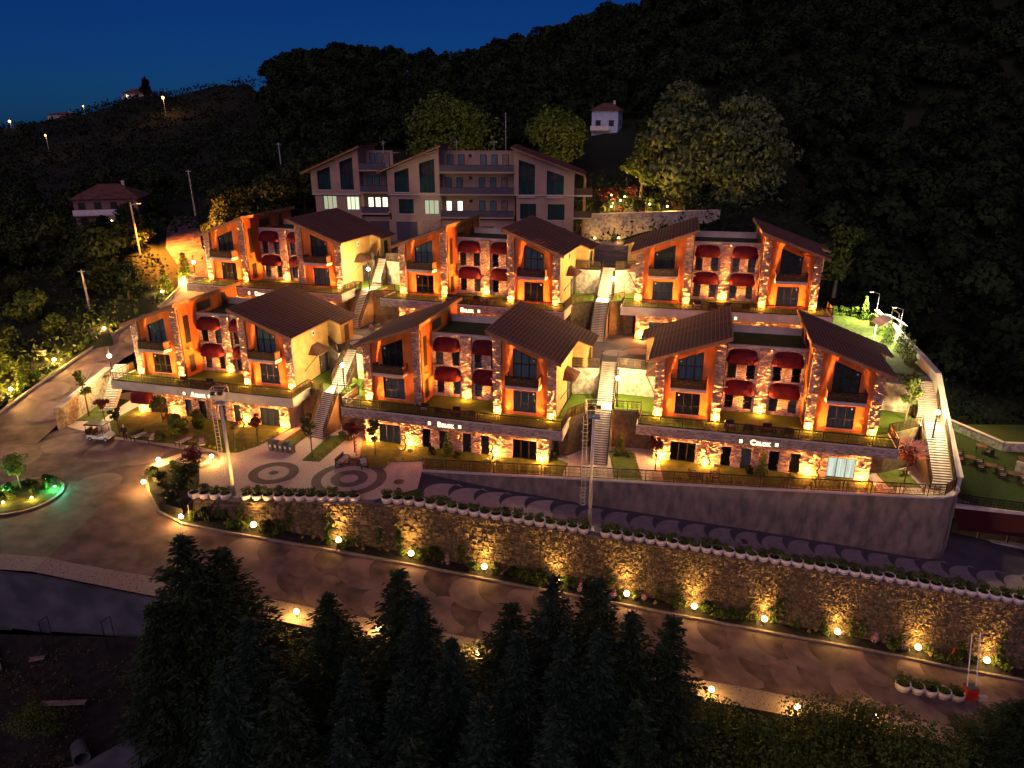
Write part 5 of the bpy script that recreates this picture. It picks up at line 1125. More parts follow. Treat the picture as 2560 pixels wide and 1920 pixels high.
# individual garden trees
def slim(h, w, th, lm, n=700, m='bark'):
    cs, rs = crown_blobs(w, h-th, 9, th); return trunk_mesh(h*.8, .05+h*.006, 5, m, .1), leaf_mesh('crown', LEAF[lm], cs, rs, n, .13)
GT = [('young_tree', 'tall slim young tree beside the left road side wall', (-49.0+.6, 77.9, .05), slim(6.3, 2.4, 2.2, 'mid')), ('young_tree', 'small red leaved tree on a thin stem left of the A block', (-45.5, 75.9, .05), slim(2.8, 1.8, 1.6, 'red', 450)), ('young_tree', 'thin young tree behind the golf cart', (-42.4, 72.9, .05), slim(3.3, 1.6, 1.4, 'dark', 400)),
      ('young_tree', 'leafy tree lit from below against the A block pillar', (-39.2, 76.2, .05), slim(3.8, 2.2, .9, 'mid')), ('young_tree', 'bare thin sapling with supports on the A block lawn', (-28.3, 68.5, .05), slim(3.4, .8, 2.2, 'dry', 90)), ('young_tree', 'thin red leaved tree in front of the A block right window', (-26.6, 70.3, .05), slim(3.3, 1.9, 1.9, 'red', 450)),
      ('young_tree', 'round red leaved tree on the traffic island', (-30.3, 63.3, .1), slim(3.0, 2.6, 1.1, 'red', 700)), ('young_tree', 'young green tree beside the first staircase path', (-20.0, 66.8, .05), slim(5.0, 2.0, 2.3, 'mid', 600)), ('young_tree', 'red leaved tree at the left corner of the B block', (-16.0, 68.0, .05), slim(3.5, 2.0, 1.7, 'red', 600)), ('young_tree', 'oval green tree on the B block lawn before its left window', (-13.8, 67.4, .05), slim(4.2, 1.9, 1.0, 'mid', 800)),
      ('young_tree', 'red lollipop tree at the left corner of the C block', (13.8, 63.9, .05), slim(3.4, 1.7, 2.0, 'red', 500)), ('young_tree', 'feathery pink plumed tree at the right end of the C block', (36.5, 61.2, .05), slim(4.2, 3.0, 2.4, 'red', 500)), ('olive_tree', 'olive tree lit green on the roundabout', (-44.8, 59.8, .3), slim(3.7, 3.2, 1.5, 'bright', 800, 'oakbark'))]
for n_, lab, loc, (tr, cr) in GT: tree(n_, lab, 'tree', loc, tr, cr)
b = []
for i in range(420):
    a = random.random()*6.28; e = random.uniform(.25, 1.35); L = random.uniform(.9, 1.7); c = Vector((math.cos(a)*math.cos(e)*L, math.sin(a)*math.cos(e)*L, 2.7+math.sin(e)*L)); d = Vector((math.cos(a)*math.cos(e), math.sin(a)*math.cos(e), math.sin(e)))
    u = d.cross(Vector((random.random(), random.random(), .3))).normalized()*.05; b.append([c-d*.2, c-u, c+d*.2, c+u])
pl_ = [o for o in COL.objects if o.get('label', '').startswith('feathery pink')][0]; ob('plumes', quads('plumes', np.array([[tuple(q) for q in r] for r in b]).reshape(-1, 3), M['blossom']), pl_)
for i, (x, y, lab) in enumerate([(-11.0, 68.75, 'twisted bare trunk lit against the B block left pillar'), (-2.0, 66.3, 'twisted bare trunk lit against the B block right pillar'), (19.1, 64.9, 'twisted bare trunk lit against the C block left pillar'), (28.6, 61.9, 'twisted bare trunk lit against the C block right pillar'), (-29.6, 74.6, 'twisted bare trunk lit against the A block middle pillar')]):
    t = thing('twisted_tree', lab, 'tree', (x, y, .05)); tb = MB().tube([(0, 0, 0), (.14, 0, .4), (-.1, .05, .8), (.12, 0, 1.25), (-.02, 0, 1.7), (.1, 0, 2.0)], [.10, .09, .08, .07, .05, .02], 7); tb.tube([(-.1, .05, .8), (-.35, 0, 1.2), (-.3, 0, 1.6)], [.05, .04, .015], 5)
    part('trunk', tb, M['bark'], t, True); ob('crown', SHR['tuft'], t, (.05, 0, 1.8)); part('rock', MB().ball((.5, -.2, .05), .22, 7, 4, .7).ball((-.45, -.1, .05), .18, 7, 4, .7), M['coping'], t)
# road verge firs
for i, (x, y, z, h, lab) in enumerate([(-49.6, 110.7, 9.3, 3.9, 'small green fir nearest the D block beside the left road'), (-51.3, 107.3, 7.6, 3.7, 'second small fir down the left road verge'), (-54.9, 107, 6.6, 3.4, 'third small fir down the left road verge'), (-57.6, 96.6, 4.6, 2.8, 'small spiky fir halfway down the left road'), (-57.9, 82.6, 2.3, 3.6, 'rounded conifer at the lower end of the left road'), (-60.2, 80.6, 1.6, 2.6, 'small conifer at the frame side of the left road')]):
    if i == 0: FIR = spruce(3.6, 2.6, 16, 'needle', .15, 8); FIR = (FIR[0], FIR[1]); FIR[1].materials[0] = LEAF['mid']
    t = tree('fir_tree', lab, 'tree', (x, y, z), FIR[0], FIR[1], None, i); t.scale = (h/3.6,)*3
for i, (x, y, z, lab) in enumerate([(43.4, 96.0, 7.1, 'lit rounded shrub at the far edge of the bright lawn'), (44.4, 95.6, 7.1, 'second lit shrub at the far edge of the bright lawn'), (45.4, 94.6, 7.1, 'third lit shrub along the bright lawn'), (46.0, 93.2, 7.1, 'yellow lit conifer under the first post lamp'), (46.1, 91.0, 7.1, 'dark shrub before the parapet by the bright lawn'), (45.0, 86.2, 7.1, 'lit shrub against the parapet beside the round canopy'), (44.4, 83.4, 7.1, 'lit conifer under the second post lamp'), (43.6, 79.0, 7.1, 'dark columnar shrub on the lawn strip'), (43.2, 77.0, 7.1, 'second dark columnar shrub on the lawn strip'), (42.6, 74.8, 7.1, 'third dark columnar shrub on the lawn strip')]):
    shrub('cone' if i in (3, 6, 7, 8, 9) else 'bright', x, y, z, lab, None, 1.4, 'shrub')
for i in range(26):
    x = random.uniform(13, 31); y = 114.6+(x-11)*.25+random.uniform(.5, 9); shrub(random.choice(['dark', 'low', 'red', 'bright', 'dark']), x, y, 18.2, 'garden shrub above the pale garden wall behind the blocks', 'shrubs of the upper garden', random.uniform(.9, 1.6))
for i, (x, y) in enumerate([(14.4, 117), (16.2, 118.2), (19.4, 121)]): t = slim(4.2, 2.6, 1.8, 'red', 600) if i == 0 else t; tree('young_tree', ('first', 'second', 'third')[i]+' red leaved tree from the left in the upper lamp lit garden', 'tree', (x, y, 18.1), t[0], t[1])
# ------------------------------------------------------------------ lamps
def garden_lamp(x, y, z, e, lab, group=None, col=GOLD, lens='gold', h=.45, r=.13, wall=False):
    t = thing('garden_lamp', lab, 'lamp', (x, y, z), 0, group)
    part('post', MB().tube([(0, 0, 0), (0, 0, h)], .03, 6), M['iron'], t); part('bulb', MB().ball((0, 0, h+r*.8), r, 10, 6), M[lens], t, True); part('collar', MB().lathe([(r*.7, h-.04), (r*.75, h+.06)], (0, 0, 0), 10), M['iron'], t)
    light('POINT', (0, 0, h+r*.8), e*.24, col, t, r+.06)
    if wall: light('SPOT', (0, .1, h+r*2), e*.27, col, t, .1, aim((0, .36, 1)), 95, 1, True)
    return t
for i, (x, y, z) in enumerate(KL): garden_lamp(x, y, z, 210, ORD[i]+' glowing garden lamp from the left along the kerb under the rubble wall', 'kerb garden lamps', r=.27, wall=True)
for i, (x, y, z) in enumerate([(-16.3, 46.3, -3.6), (-10.1, 45.9, -4.8), (-2.6, 44.9, -6.2), (4.2, 44.4, -7.4), (9.2, 44.0, -8.1), (14.9, 44.0, -8.9), (21.2, 43.3, -9.9), (27.1, 43.1, -10.7)]): garden_lamp(x, y, z, 170, ORD[i]+' garden lamp from the left on the near side pavement behind the grove', 'near side garden lamps', r=.22)
for i, (x, y, z) in enumerate([(-34.7, 65.3, -.05), (-34.0, 60.7, -.1), (-28.9, 56.4, -1.25), (-29.7, 65.9, 0)]): garden_lamp(x, y, z, 420, ('upper left', 'left', 'lower', 'right')[i]+' garden lamp at the rim of the traffic island', 'traffic island lamps', r=.22)
for i, (x, y, z) in enumerate([(-49.0, 108.6, 9.0), (-50.9, 105.2, 7.7), (-53.9, 93.9, 5.3), (-56.2, 85.9, 3.6), (-58.0, 79.8, 2.0)]): garden_lamp(x, y, z, 2300, ORD[i]+' garden lamp from the top of the left road verge', 'left road garden lamps', r=.23)
for i, (x, y) in enumerate([(17.3, 131), (18.2, 126), (19.4, 129.5), (20.4, 125.5), (21.2, 121.7), (22.2, 121.0), (24.4, 117.8), (16.4, 122.4), (15.6, 117.5), (14.2, 121)]): garden_lamp(x, y, 18.0+max(0, (y-125)*.08), 520, 'small glowing lamp among plants of the upper garden', 'upper garden lamps', r=.17, h=.8)
for i, (x, y) in enumerate([(16.2, 112.4), (12.6, 112.2), (20.4, 113.5)]): garden_lamp(x, y, 14.3, 120 if i == 0 else 45, ('middle', 'left', 'right')[i]+' lamp at the foot of the pale garden wall', 'garden wall lamps', r=.16)
def pole_lamp(x, y, z, h, e, lab, col=LAMP):
    t = thing('post_lamp', lab, 'lamp', (x, y, z))
    part('post', MB().box(-.06, .06, -.06, .06, 0, h), M['iron'], t); part('base', MB().box(-.14, .14, -.14, .14, 0, .08), M['iron'], t)
    part('globe', MB().lathe([(.02, -.25), (.20, -.15), (.26, 0), (.20, .15), (.02, .25)], (0, 0, h+.18), 12), M['globe'], t, True)
    part('hood', MB().lathe([(.09, h+.46), (.09, h+1.15), (.02, h+1.17)], (0, 0, 0), 10), M['iron'], t)
    light('POINT', (0, 0, h+.18), e, col, t, .33); return t
pole_lamp(-18.35, 75.6, 4.1, 2.6, 360, 'tall post lamp on the landing between the A and B blocks')
pole_lamp(10.75, 70.3, 4.1, 2.9, 430, 'tall post lamp on the landing between the B and C blocks')
pole_lamp(-18.4, 93.6, 11.26, 2.4, 320, 'post lamp on the landing between the D and E blocks')
pole_lamp(12.2, 87.2, 11.26, 2.4, 400, 'post lamp on the landing right of the E block')
pole_lamp(-46.3, 80.6, 3.6, 2.6, 450, 'post lamp beside the left road at the A block terrace')
pole_lamp(-43.0, 99.0, 11.2, 2.4, 300, 'post lamp at the left end of the D block terrace')
pole_lamp(39.6, 63.4, 3.6, 2.4, 520, 'post lamp on the right hand steps beside the parapet wall')
for i, (x, y, z) in enumerate([(47.0, 92.2, 8.2), (45.9, 84, 8.2)]):
    t = thing('street_lamp', ('farther', 'nearer')[i]+' slim curved street lamp on the parapet by the bright lawn', 'lamp', (x, y, z))
    part('post', MB().tube([(0, 0, 0), (0, 0, 2.6), (-.9, 0, 2.9)], [.05, .04, .03], 6), M['steel'], t); part('head', MB().box(-1.3, -.8, -.1, .1, 2.84, 2.94), M['steel'], t); part('lens', MB().box(-1.27, -.83, -.08, .08, 2.81, 2.838), M['globe'], t)
    light('SPOT', (-1.05, 0, 2.75), 420 if i == 0 else 320, (1, .9, .42), t, .12, aim((-.25, -.25, -1)), 150, .6)
for x, y, z, lab, e in ((-128, 290, 0, 'glowing orange street lamp on the left skyline', 0), (-228, 355, 0, 'orange street lamp at the far left edge of the hill', 0), (-196, 360, 0, 'small yellow street lamp beside the low skyline house', 0), (-150, 250, 0, 'small orange lamp on the dark hill below the skyline lamps', 0)):
    z = terr(math.degrees(math.atan2(x, y)), math.hypot(x, y)); k = .5 if x in (-228, -128) else .28
    t = thing('street_lamp', lab, 'lamp', (x, y, z)); part('post', MB().tube([(0, 0, 0), (0, 0, 6)], .09, 6), M['steel'], t); part('head', MB().ball((0, -.3, 6.2), k, 10, 6), M['sodium'], t, True)
    light('POINT', (0, -.3, 6.2), 130 if k > .4 else 25, (1, .38, .07), t, .9)
def pole(x, y, z, h, lab, arm=False):
    t = thing('utility_pole', lab, 'pole', (x, y, z)); part('post', MB().tube([(0, 0, 0), (-.02*h, 0, h)], [.17, .12], 8), M['conc2'], t)
    if arm:
        part('arm', MB().bar((-.02*h, 0, h-.4), (1.2, -.4, h-.1), .07), M['steel'], t); part('head', MB().box(1.0, 1.7, -.55, -.25, h-.14, h-.02), M['steel'], t); part('lens', MB().box(1.05, 1.65, -.52, -.28, h-.17, h-.145), M['sodium'], t)
        light('SPOT', (1.5, -.4, h-.3), 7000, (1, .27, .03), t, .2, aim((.7, .35, -1)), 125, .6)
    else: part('cross_arm', MB().bar((-.02*h-.5, 0, h-.25), (-.02*h+.5, 0, h-.25), .07), M['steel'], t)
pole(-58.8, 100, 4.3, 8.3, 'bare concrete utility pole standing in the bushes left of the road'); pole(-59.6, 118, 11.4, 8.3, 'leaning utility pole with an orange lamp above the bend of the road', True)
pole(-59.1, 140, 15, 8.2, 'thin utility pole on the dark slope behind the road bend'); pole(-45.1, 150, 21, 6.6, 'short thin pole on the dark slope left of the big building')
def mast(x, y, z, h, lab, ladder):
    t = thing('floodlight_mast', lab, 'mast', (x, y, z)); part('shaft', MB().tube([(0, 0, 0), (0, 0, h)], [.19, .11], 12), M['steel'], t, True); part('foot', MB().box(-.4, .4, -.4, .4, 0, .06), M['steel'], t)
    part('platform', MB().box(-.52, .52, -.42, .42, h-.08, h), M['blue' if ladder else 'steel'], t)
    c = MB()
    for sx in (-1, 1):
        for sy in (-1, 1): c.bar((sx*.62, sy*.47, h), (sx*.62, sy*.47, h+1.35), .05)
    for zz in (.7, 1.35):
        c.bar((-.62, -.47, h+zz), (.62, -.47, h+zz), .04).bar((-.62, .47, h+zz), (.62, .47, h+zz), .04).bar((-.62, -.47, h+zz), (-.62, .47, h+zz), .04).bar((.62, -.47, h+zz), (.62, .47, h+zz), .04)
    part('cage_rail', c, M['steel'], t); l = MB().bar((-.85, 0, h*.22), (-.85, 0, h), .035).bar((-.5, 0, h*.22), (-.5, 0, h), .035)
    for i in range(int(h*.78/.35)): l.bar((-.85, 0, h*.22+i*.35), (-.5, 0, h*.22+i*.35), .025)
    part('ladder', l, M['steel'], t)
    if ladder:
        for i in range(11):
            zz = h*.25+i*h*.07; part('safety_hoop', MB().tube([(-.675+.36*math.cos(a), -.05-.36*math.sin(a)*1.3, zz) for a in np.linspace(0, math.pi, 9)], .018, 4), M['steel'], t)
    for i in range(2): part('floodlight', MB().box(-.5+i*.6, -.1+i*.6, -.66, -.5, h+.9, h+1.2), M['black'], t)
mast(-25.1, 59.0, 0, 9.0, 'tall grey floodlight mast at the planter row in front of the A block', False); mast(6.9, 57.5, -2.6, 10.9, 'tall grey floodlight mast with hooped ladder and blue platform by the long planter row', True)
# ------------------------------------------------------------------ planters
pm = MB().lathe([(.36, 0), (.45, .04), (.49, .28), (.495, .50), (.45, .52), (.42, .44), (.02, .44)], (0, 0, 0), 16).mesh('pot', M['pot'], True); bm_ = MB().lathe([(.462, .19), (.478, .20), (.482, .235), (.47, .245)], (0, 0, 0), 16).mesh('band', M['band'])
bm2 = MB().lathe([(.485, .385), (.492, .39), (.492, .42), (.48, .425)], (0, 0, 0), 16).mesh('band', M['band']); sl_ = MB().lathe([(.42, .43), (.41, .45)], (0, 0, 0), 12).mesh('soil', M['soil'])
pf = [leaf_mesh('plant', LEAF[m], [(random.uniform(-.3, .3), random.uniform(-.3, .3), random.uniform(.55, .98)) for i in range(12)], [.24]*12, 420, .062) for m in ('mid', 'bright', 'mid')]
def planter(x, y, z, lab, group, sc=1.0):
    t = thing('planter', lab, 'planter', (x, y, z), random.random()*.3, group); t.scale = (sc, sc, sc)
    p = ob('pot', pm, t); ob('band', bm_, p); ob('soil', sl_, p); c = ob('plant', pf[random.randrange(3)], t, (0, .14, -.04), random.random()*6); c.scale = (random.uniform(.95, 1.2), 1, random.uniform(.72, 1.25))
x = -28.6; d_ = .97
while x < 60:
    if not (-25.6 < x < -24.6 or -13.2 < x < -12.1 or 6.4 < x < 7.4):
        seg = 'left of the first mast' if x < -25.1 else 'between the left mast and the row bend' if x < -12.6 else 'between the bend and the ladder mast' if x < 6.9 else 'right of the ladder mast'
        planter(x, iy(PLANT, x)-.12, wtop(x)-.04, 'white banded planter on the rubble wall, '+seg, 'white planters on the wall '+seg, 1.05)
    x += d_
for i, (x, y, z) in enumerate([(31.5, 47.5, -11.47), (32.6, 47.4, -11.63), (33.65, 47.3, -11.8), (34.7, 47.2, -11.95), (35.75, 47.1, -12.1)]): planter(x, y, z+.02, ('first', 'second', 'third', 'fourth', 'fifth')[i]+' white barrel planter from the left in the row standing on the lower road', 'planters on the lower road', 1.2)
# barrier, post
t = thing('road_barrier', 'orange red barrier box with two raised striped arms on the lower road', 'barrier', (37.0, 47.4, -12.3))
part('cabinet', MB().box(-.45, .45, -.35, .35, 0, 1.1), M['red'], t); part('lid', MB().box(-.48, .48, -.38, .38, 1.1, 1.16), M['grey'], t)
for k in (-.35, .35): part('arm', MB().bar((k, 0, 1.1), (k+.95, 2.2, 4.6), .07), M['white'], t)
part('counterweight', MB().box(.5, 1.2, -.5, -.2, .1, .5), M['coping'], t)
t = thing('bollard', 'thin red post at the kerb near the lower road barrier', 'post', (37.9, 51.7, -12.3)); part('post', MB().tube([(0, 0, 0), (.12, 0, 1.3)], .06, 8), M['red'], t); part('cap', MB().ball((.12, 0, 1.32), .065, 8, 4), M['red'], t)
# ------------------------------------------------------------------ furniture
def chair_parts(t, w=.75, cm='cushion'):
    part('seat', MB().box(-w/2, w/2, -.35, .35, .28, .38), M['rattan'], t); part('cushion', MB().box(-w/2+.06, w/2-.06, -.33, .28, .382, .47), M[cm], t)
    part('backrest', MB().box(-w/2, w/2, .28, .38, .38, .85), M['rattan'], t)
    for s in (-1, 1):
        part('armrest', MB().box(s*w/2-.05, s*w/2+.05, -.35, .36, .55, .61), M['wood'], t)
        for q in (-.3, .3): part('leg', MB().box(s*w/2-.04, s*w/2+.04, q-.04, q+.04, 0, .55), M['rattan'], t)
def seat(kind, x, y, z, rz, lab, group=None, w=.75, cm='cushion'):
    t = thing(kind, lab, kind.replace('_', ' '), (x, y, z), rz, group); chair_parts(t, w, cm); return t
def table(x, y, z, rz, lab, w=.8, d=.6, h=.45, group=None):
    t = thing('low_table', lab, 'table', (x, y, z), rz, group); part('tabletop', MB().box(-w/2, w/2, -d/2, d/2, h-.04, h), M['wood'], t)
    for sx in (-1, 1):
        for sy in (-1, 1): part('leg', MB().box(sx*(w/2-.06)-.03, sx*(w/2-.06)+.03, sy*(d/2-.06)-.03, sy*(d/2-.06)+.03, 0, h-.04), M['rattan'], t)
    return t
for k in 'ABCEF':
    a = R(BL[k][3]); xs_ = [-2.9, -1.2, .5, 2.4]
    for i, xl in enumerate(xs_):
        x, y = lw(k, xl, -1.7); seat('lounge_chair', x, y, BL[k][2]+.03, a+R((i % 2)*160+10), ORD[i]+' dark lounge chair from the left on the '+({'F': 'hillside end'}.get(k, k))+' block terrace', 'terrace lounge chairs', .8, 'cushion' if i != 2 else 'redcushion')
    x, y = lw(k, -.35, -1.5); table(x, y, BL[k][2]+.03, a, 'small table between the lounge chairs of the '+({'F': 'hillside end'}.get(k, k))+' block terrace'); x, y = lw(k, 1.5, -1.5); table(x, y, BL[k][2]+.03, a, 'second small table at the right of the '+({'F': 'hillside end'}.get(k, k))+' block terrace chairs', .6)
    for s, sd in ((-1, 'left'), (1, 'right')):
        for q, xx in enumerate((6.2, 7.7)):
            x, y = lw(k, s*xx, -.35); seat('balcony_chair', x, y, BL[k][2]+3.46, a+R(180 if q else 150), ('first' if q == 0 else 'second')+' dark chair on the '+sd+' balcony of the '+({'F': 'hillside end'}.get(k, k))+' block', 'balcony chairs', .6, 'redcushion')
seat('garden_sofa', -16.7, 65.5, .02, R(75), 'cream cushioned wooden sofa left of the table below the B block', None, 1.7); seat('garden_sofa', -14.5, 65.0, .02, R(-75), 'cream cushioned wooden sofa right of the table below the B block', None, 1.7); table(-15.6, 65.4, .02, 0, 'wooden table between the two sofas below the B block', 1.0, .7)
seat('garden_sofa', -39.6, 71.6, .02, R(60), 'dark sofa beside the seated guest near the golf cart', None, 1.6); seat('garden_sofa', -37.9, 71.2, .02, R(-80), 'dark sofa with pale cushion right of the guest group table', None, 1.6); table(-38.8, 71.6, .02, 0, 'dark table between the sofas near the golf cart', 1.0, .8)
seat('garden_sofa', -34.3, 70.3, .02, R(65), 'pale cushioned bench left of the pair before the A block lawn', None, 1.8); seat('garden_sofa', -32.2, 69.8, .02, R(-70), 'pale cushioned bench right of the pair before the A block lawn', None, 1.8); table(-33.3, 70.2, .02, 0, 'low table between the pale benches before the A block lawn', .9, .7)
seat('garden_chair', 17.0, 62.2, .06, R(90), 'dark armchair with pale cushion left of the table at the C block', None, .8); seat('garden_chair', 19.0, 61.9, .06, R(-90), 'dark armchair right of the table at the C block', None, .8); table(18.0, 62.1, .06, 0, 'dark low table between the armchairs at the C block', .8, .6)
for i in range(6):
    t_ = i/5; x = 49.4+t_*5.6; y = 75.4-t_*9.8
    table(x, y, -3.97, R(-30), ORD[i]+' table from the far end of the restaurant row', 1.0, 1.0, .75, 'restaurant tables')
    for j, (dx, dy, a) in enumerate(((-.9, .3, 60), (.9, -.3, -120))): seat('restaurant_chair', x+dx, y+dy, -3.97, R(a), ('left' if j == 0 else 'right')+' chair at the '+ORD[i]+' restaurant table from the far end', 'restaurant chairs', .6)
for i, (x, y) in enumerate(((53.6, 76.4), (56.2, 73.0))): table(x, y, -3.97, R(-30), ('farther', 'nearer')[i]+' single restaurant table near the orange wall', 1.1, 1.1, .75); seat('restaurant_chair', x+.3, y-1.0, -3.97, R(200), ('chair at the farther', 'chair at the nearer')[i]+' single restaurant table', None, .6)
light('SPOT', (56.0, 82.5, 1.5), 60, WARM, None, .2, aim((0, -.5, -1)), 140, .8)
for i, (nm, lid) in enumerate((('grey', 'grey'), ('blue lidded', 'lidb'), ('yellow lidded', 'lidy'), ('second blue lidded', 'lidb'), ('green lidded', 'lidg'))):
    t = thing('recycling_bin', nm+' recycling bin in the row of five on the plaza', 'bin', (-24.6+i*.56, 68.6-i*.17, .02), R(-17), 'recycling bins on the plaza')
    part('body', MB().add([(-.2, -.24, 0), (.2, -.24, 0), (.2, .24, 0), (-.2, .24, 0), (-.25, -.3, .95), (.25, -.3, .95), (.25, .3, .95), (-.25, .3, .95)], [(3, 2, 1, 0), (4, 5, 6, 7), (0, 1, 5, 4), (1, 2, 6, 5), (2, 3, 7, 6), (3, 0, 4, 7)]), M['grey'], t); part('lid', MB().add([(-.26, -.32, .96), (.26, -.32, .96), (.26, .3, 1.02), (-.26, .3, 1.02), (-.24, -.2, 1.08), (.24, -.2, 1.08), (.24, .28, 1.12), (-.24, .28, 1.12)], [(0, 1, 5, 4), (1, 2, 6, 5), (2, 3, 7, 6), (3, 0, 4, 7), (4, 5, 6, 7)]), M[lid], t)
    part('notice', MB().box(-.1, .1, -.312, -.29, .5, .75), M['white'], t)
    for s in (-1, 1): part('wheel', MB().tube([(s*.17, .24, .08), (s*.23, .24, .08)], .08, 10), M['rubber'], t)
# golf cart
t = thing('golf_cart', 'white golf cart with dark canopy parked before the A block lawn', 'golf cart', (-43.6, 71.4, .02), R(-8))
b = MB().prism([(-1.25, .25), (.55, .25), (.9, .32), (1.3, .34), (1.38, .55), (1.2, .72), (.85, .86), (.72, .5), (.1, .42), (-.1, .62), (-1.2, .66)], -.55, .55); part('body', b, M['white'], t)
part('windscreen', MB().add([(.86, -.5, .9), (.86, .5, .9), (.66, .5, 1.75), (.66, -.5, 1.75)], [(0, 1, 2, 3)]), M['glass'], t)
part('canopy', MB().prism([(-1.3, 1.78), (.95, 1.78), (.9, 1.88), (.4, 1.92), (-1.2, 1.92)], -.62, .62), M['black'], t)
for sx in (-1.2, .72):
    for sy in (-.52, .52): part('canopy_post', MB().bar((sx, sy, .6), (sx*.95, sy, 1.78), .04), M['black'], t)
for x in (-.35, -1.05): part('seat', MB().box(x-.22, x+.22, -.5, .5, .66, .78), M['rattan'], t); part('seat_back', MB().box(x-.26, x-.18, -.5, .5, .78, 1.2), M['rattan'], t)
for sx in (-.85, .95):
    for sy in (-.52, .52): w = part('wheel', MB().tube([(sx, sy-.09, .23), (sx, sy+.09, .23)], .23, 14), M['rubber'], t); part('rim', MB().tube([(sx, sy-.1, .23), (sx, sy+.1, .23)], .12, 10), M['steel'], w)
for sy in (-.38, .38): part('headlight', MB().lathe([(.07, 0), (.07, .03)], (1.33, sy, .56), 8), M['steel'], t)
part('steering_wheel', MB().tube([(.42+.05*math.cos(a), -.25+.17*math.cos(a), .98+.17*math.sin(a)) for a in np.linspace(0, 6.283, 13)], .015, 5), M['black'], t)
# person
def person(x, y, z, rz):
    t = thing('person', 'person in dark navy clothes standing beside the sofas near the golf cart', 'person', (x, y, z), rz)
    me = bpy.data.meshes.new('body'); V = [(0, 0, .92), (0, .01, 1.15), (0, 0, 1.36), (0, -.01, 1.47), (0, -.02, 1.58), (0, -.03, 1.70), (.11, 0, .86), (.12, -.03, .48), (.12, .02, .10), (.13, -.12, .05), (-.11, 0, .86), (-.12, .04, .48), (-.13, .08, .10), (-.14, -.07, .05), (.19, 0, 1.38), (.25, .02, 1.12), (.22, -.16, .92), (.21, -.22, .86), (-.19, 0, 1.38), (-.26, .03, 1.12), (-.25, -.08, .88), (-.25, -.10, .80)]
    E = [(0, 1), (1, 2), (2, 3), (3, 4), (4, 5), (0, 6), (6, 7), (7, 8), (8, 9), (0, 10), (10, 11), (11, 12), (12, 13), (2, 14), (14, 15), (15, 16), (16, 17), (2, 18), (18, 19), (19, 20), (20, 21)]
    rad = [.15, .14, .17, .062, .098, .085, .10, .072, .05, .045, .10, .072, .05, .045, .072, .052, .04, .042, .072, .052, .04, .042]
    me.from_pydata(V, E, []); o = ob('body', me, t); md = o.modifiers.new('skin', 'SKIN'); 
    for i, r in enumerate(rad): me.skin_vertices[0].data[i].radius = (r, r*.78 if i < 3 else r)
    me.skin_vertices[0].data[0].use_root = True
    o.modifiers.new('smooth', 'SUBSURF').levels = 2; o.modifiers['smooth'].render_levels = 2
    for m in ('navy', 'skin', 'hair'): me.materials.append(M[m])
    bpy.context.view_layer.update(); dg = bpy.context.evaluated_depsgraph_get(); nm = bpy.data.meshes.new_from_object(o.evaluated_get(dg)); o.modifiers.clear(); o.data = nm
    for p_ in nm.polygons:
        c = p_.center; p_.use_smooth = True
        p_.material_index = 1 if (c.z > 1.46 or (abs(c.x) > .18 and c.z < .93 and c.z > .7)) else 0
    part('hair', MB().ball((0, -.005, 1.70), .112, 12, 7, .85), M['hair'], t, True)
    f = MB().ball((-.035, -.118, 1.64), .012, 6, 4).ball((.035, -.118, 1.64), .012, 6, 4); part('eyes', f, M['black'], t); part('nose', MB().add([(-.012, -.115, 1.60), (.012, -.115, 1.60), (0, -.14, 1.605), (0, -.118, 1.645)], [(0, 2, 1), (0, 3, 2), (1, 2, 3)]), M['skin'], t)
    for s, bx, by, bz in ((1, .21, -.23, .85), (-1, -.25, -.11, .79)):
        h = MB()
        for k in range(4): h.tube([(bx+(k-1.5)*.018, by, bz), (bx+(k-1.5)*.02, by-.012, bz-.045), (bx+(k-1.5)*.02, by-.002, bz-.078+.006*abs(k-1.5))], [.010, .009, .007], 5)
        h.tube([(bx-s*.035, by-.01, bz+.03), (bx-s*.05, by-.03, bz-.01), (bx-s*.042, by-.035, bz-.035)], [.011, .010, .008], 5); part('fingers', h, M['skin'], t)
person(-40.9, 71.2, .02, R(20))
# roundabout
b = MB().lathe([(3.3, -.4), (3.3, .12), (3.1, .2), (2.4, .32), (.02, .42)], (-44.4, 58.9, .0), 40); struct('roundabout_bed', b, M['lawn']); b = MB(); disc(b, -44.4, 58.9, 3.28, 3.55, lambda x: .14, 44); o = struct('roundabout_kerb', b, M['kerb'])
for i in range(26):
    a = random.random()*6.28; r = random.uniform(.6, 2.9); shrub(random.choice(['tuft', 'low', 'dark', 'bright']), -44.4+r*math.cos(a), 58.9+r*math.sin(a), .25, 'small plant on the roundabout bed', 'roundabout plants', random.uniform(.4, .8))
for i, (x, y, c, ln, lab) in enumerate([(-45.9, 59.6, (.10, 1, .45), 'green', 'green spotlight left of the olive tree on the roundabout'), (-41.6, 59.7, (.10, 1, .45), 'green', 'green spotlight at the right rim of the roundabout'), (-46.3, 57.2, (.08, 1, .5), 'green', 'green spotlight at the near left of the roundabout'), (-43.2, 61.2, GOLD, 'gold', 'small amber lamp behind the olive tree on the roundabout'), (-44.4, 56.8, GOLD, 'gold', 'small amber lamp at the near edge of the roundabout'), (-42.4, 57.6, GOLD, 'gold', 'small amber lamp at the near right of the roundabout')]): garden_lamp(x, y, .3, 130 if ln == 'green' else 70, lab, None, c, ln, .18, .12)
light('SPOT', (-45.6, 58.6, .6), 220, (.75, 1, .25), None, .1, aim((.35, .4, 1)), 80, .6)
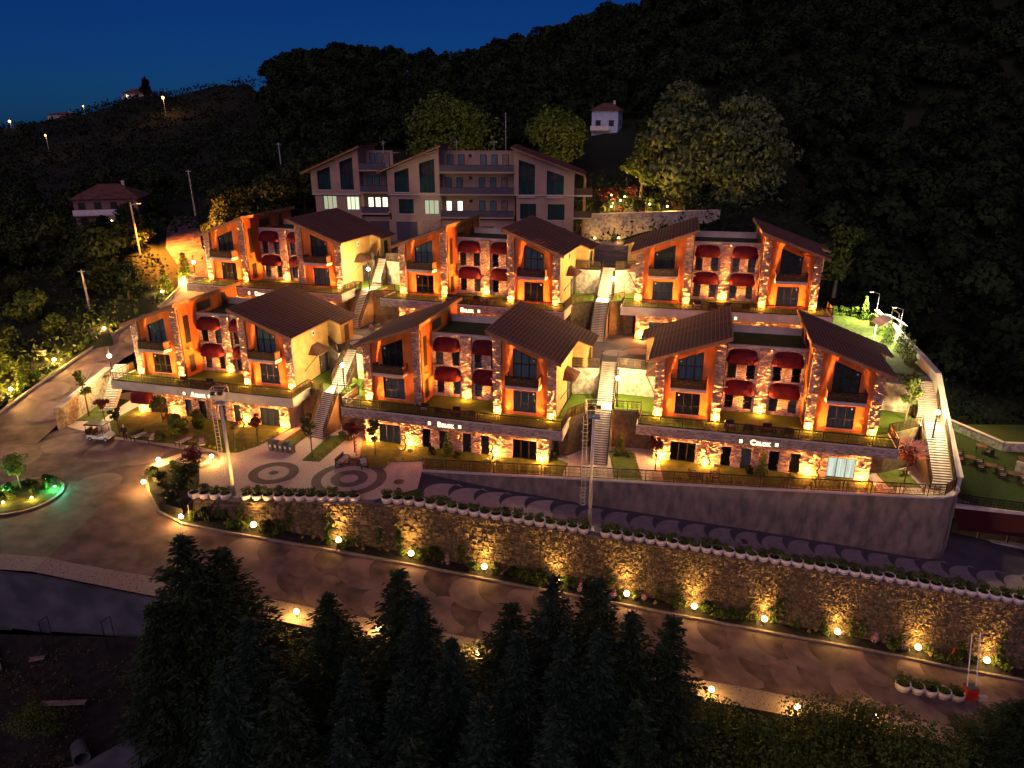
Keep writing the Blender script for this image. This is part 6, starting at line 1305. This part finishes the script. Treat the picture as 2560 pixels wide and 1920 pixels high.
# canopy, swing frame, satellite dish near the right lawn; lot debris
t = thing('round_canopy', 'pale striped rounded canopy lit white beside the C block roof', 'canopy', (43.3, 81.6, 7.1)); b = MB(); pts = [(-1.6+3.2*i/10, 2.6+.9*math.sin(math.pi*i/10)) for i in range(11)]
for i in range(10): part('canopy_panel', MB().add([(pts[i][0]+.01, -1.2, pts[i][1]), (pts[i+1][0]-.01, -1.2, pts[i+1][1]), (pts[i+1][0]-.01, 1.2, pts[i+1][1]), (pts[i][0]+.01, 1.2, pts[i][1])], [(0, 1, 2, 3)]), M['white' if i % 2 else 'cushion'], t)
for sx in (-1.5, 1.5): part('post', MB().bar((sx, 0, 0), (sx, 0, 2.65), .08), M['steel'], t)
light('POINT', (41.6, 80.3, 9.2), 90, (1, .9, .7), None, .25)
t = thing('swing_frame', 'tall thin metal swing frame beyond the parapet by the bright lawn', 'frame', (47.3, 88, 6.4)); part('legs', MB().bar((-.5, .3, 0), (-.5, 0, 3.4), .06).bar((.4, -.3, 0), (.4, 0, 2.9), .06), M['steel'], t); part('top_bar', MB().bar((-.5, 0, 3.4), (.4, 0, 2.9), .14), M['lidy'], t); part('seat', MB().box(-.25, .2, -.1, .1, .9, .96), M['wood'], t)
for i, (x, y, L, a, lab) in enumerate([(-37.5, 43.4, 3.2, -50, 'pale plank leaning in the sunken lot at the frame edge'), (-30.5, 39.6, 3.0, 3, 'pale beam lying across the sunken lot'), (-34.5, 43.4, 1.0, 20, 'short pale board near the lot wall')]):
    zz = -4.6-(46-y)*.13+.1; tag(part('plank', MB().box(-L/2, L/2, -.2, .2, 0, .1), M['concrete'], None, False, (x, y, zz), R(a)), lab, 'plank')
for i, x in enumerate((-34.6, -30.0)):
    t = thing('rebar_frame', ('left', 'right')[i]+' thin iron frame standing before the lot wall', 'frame', (x, 44.6, -4.9)); part('bar', MB().bar((0, 0, 0), (-.2, .2, 2.2), .05).bar((.7, 0, 0), (.55, .2, 2.7), .05).bar((-.2, .2, 2.2), (.55, .2, 2.7), .05), M['iron'], t)
t = thing('concrete_pipe', 'large dark concrete pipe lying beside the dirt track', 'pipe', (-27.6, 36.2, -5.5), R(35)); b = MB(); b.lathe([(.5, 0), (.5, 1.3), (.42, 1.3), (.42, 0)], (0, 0, 0), 18); q = part('pipe', b, M['shadeconcrete'], t); q.rotation_euler = (R(90), 0, 0)
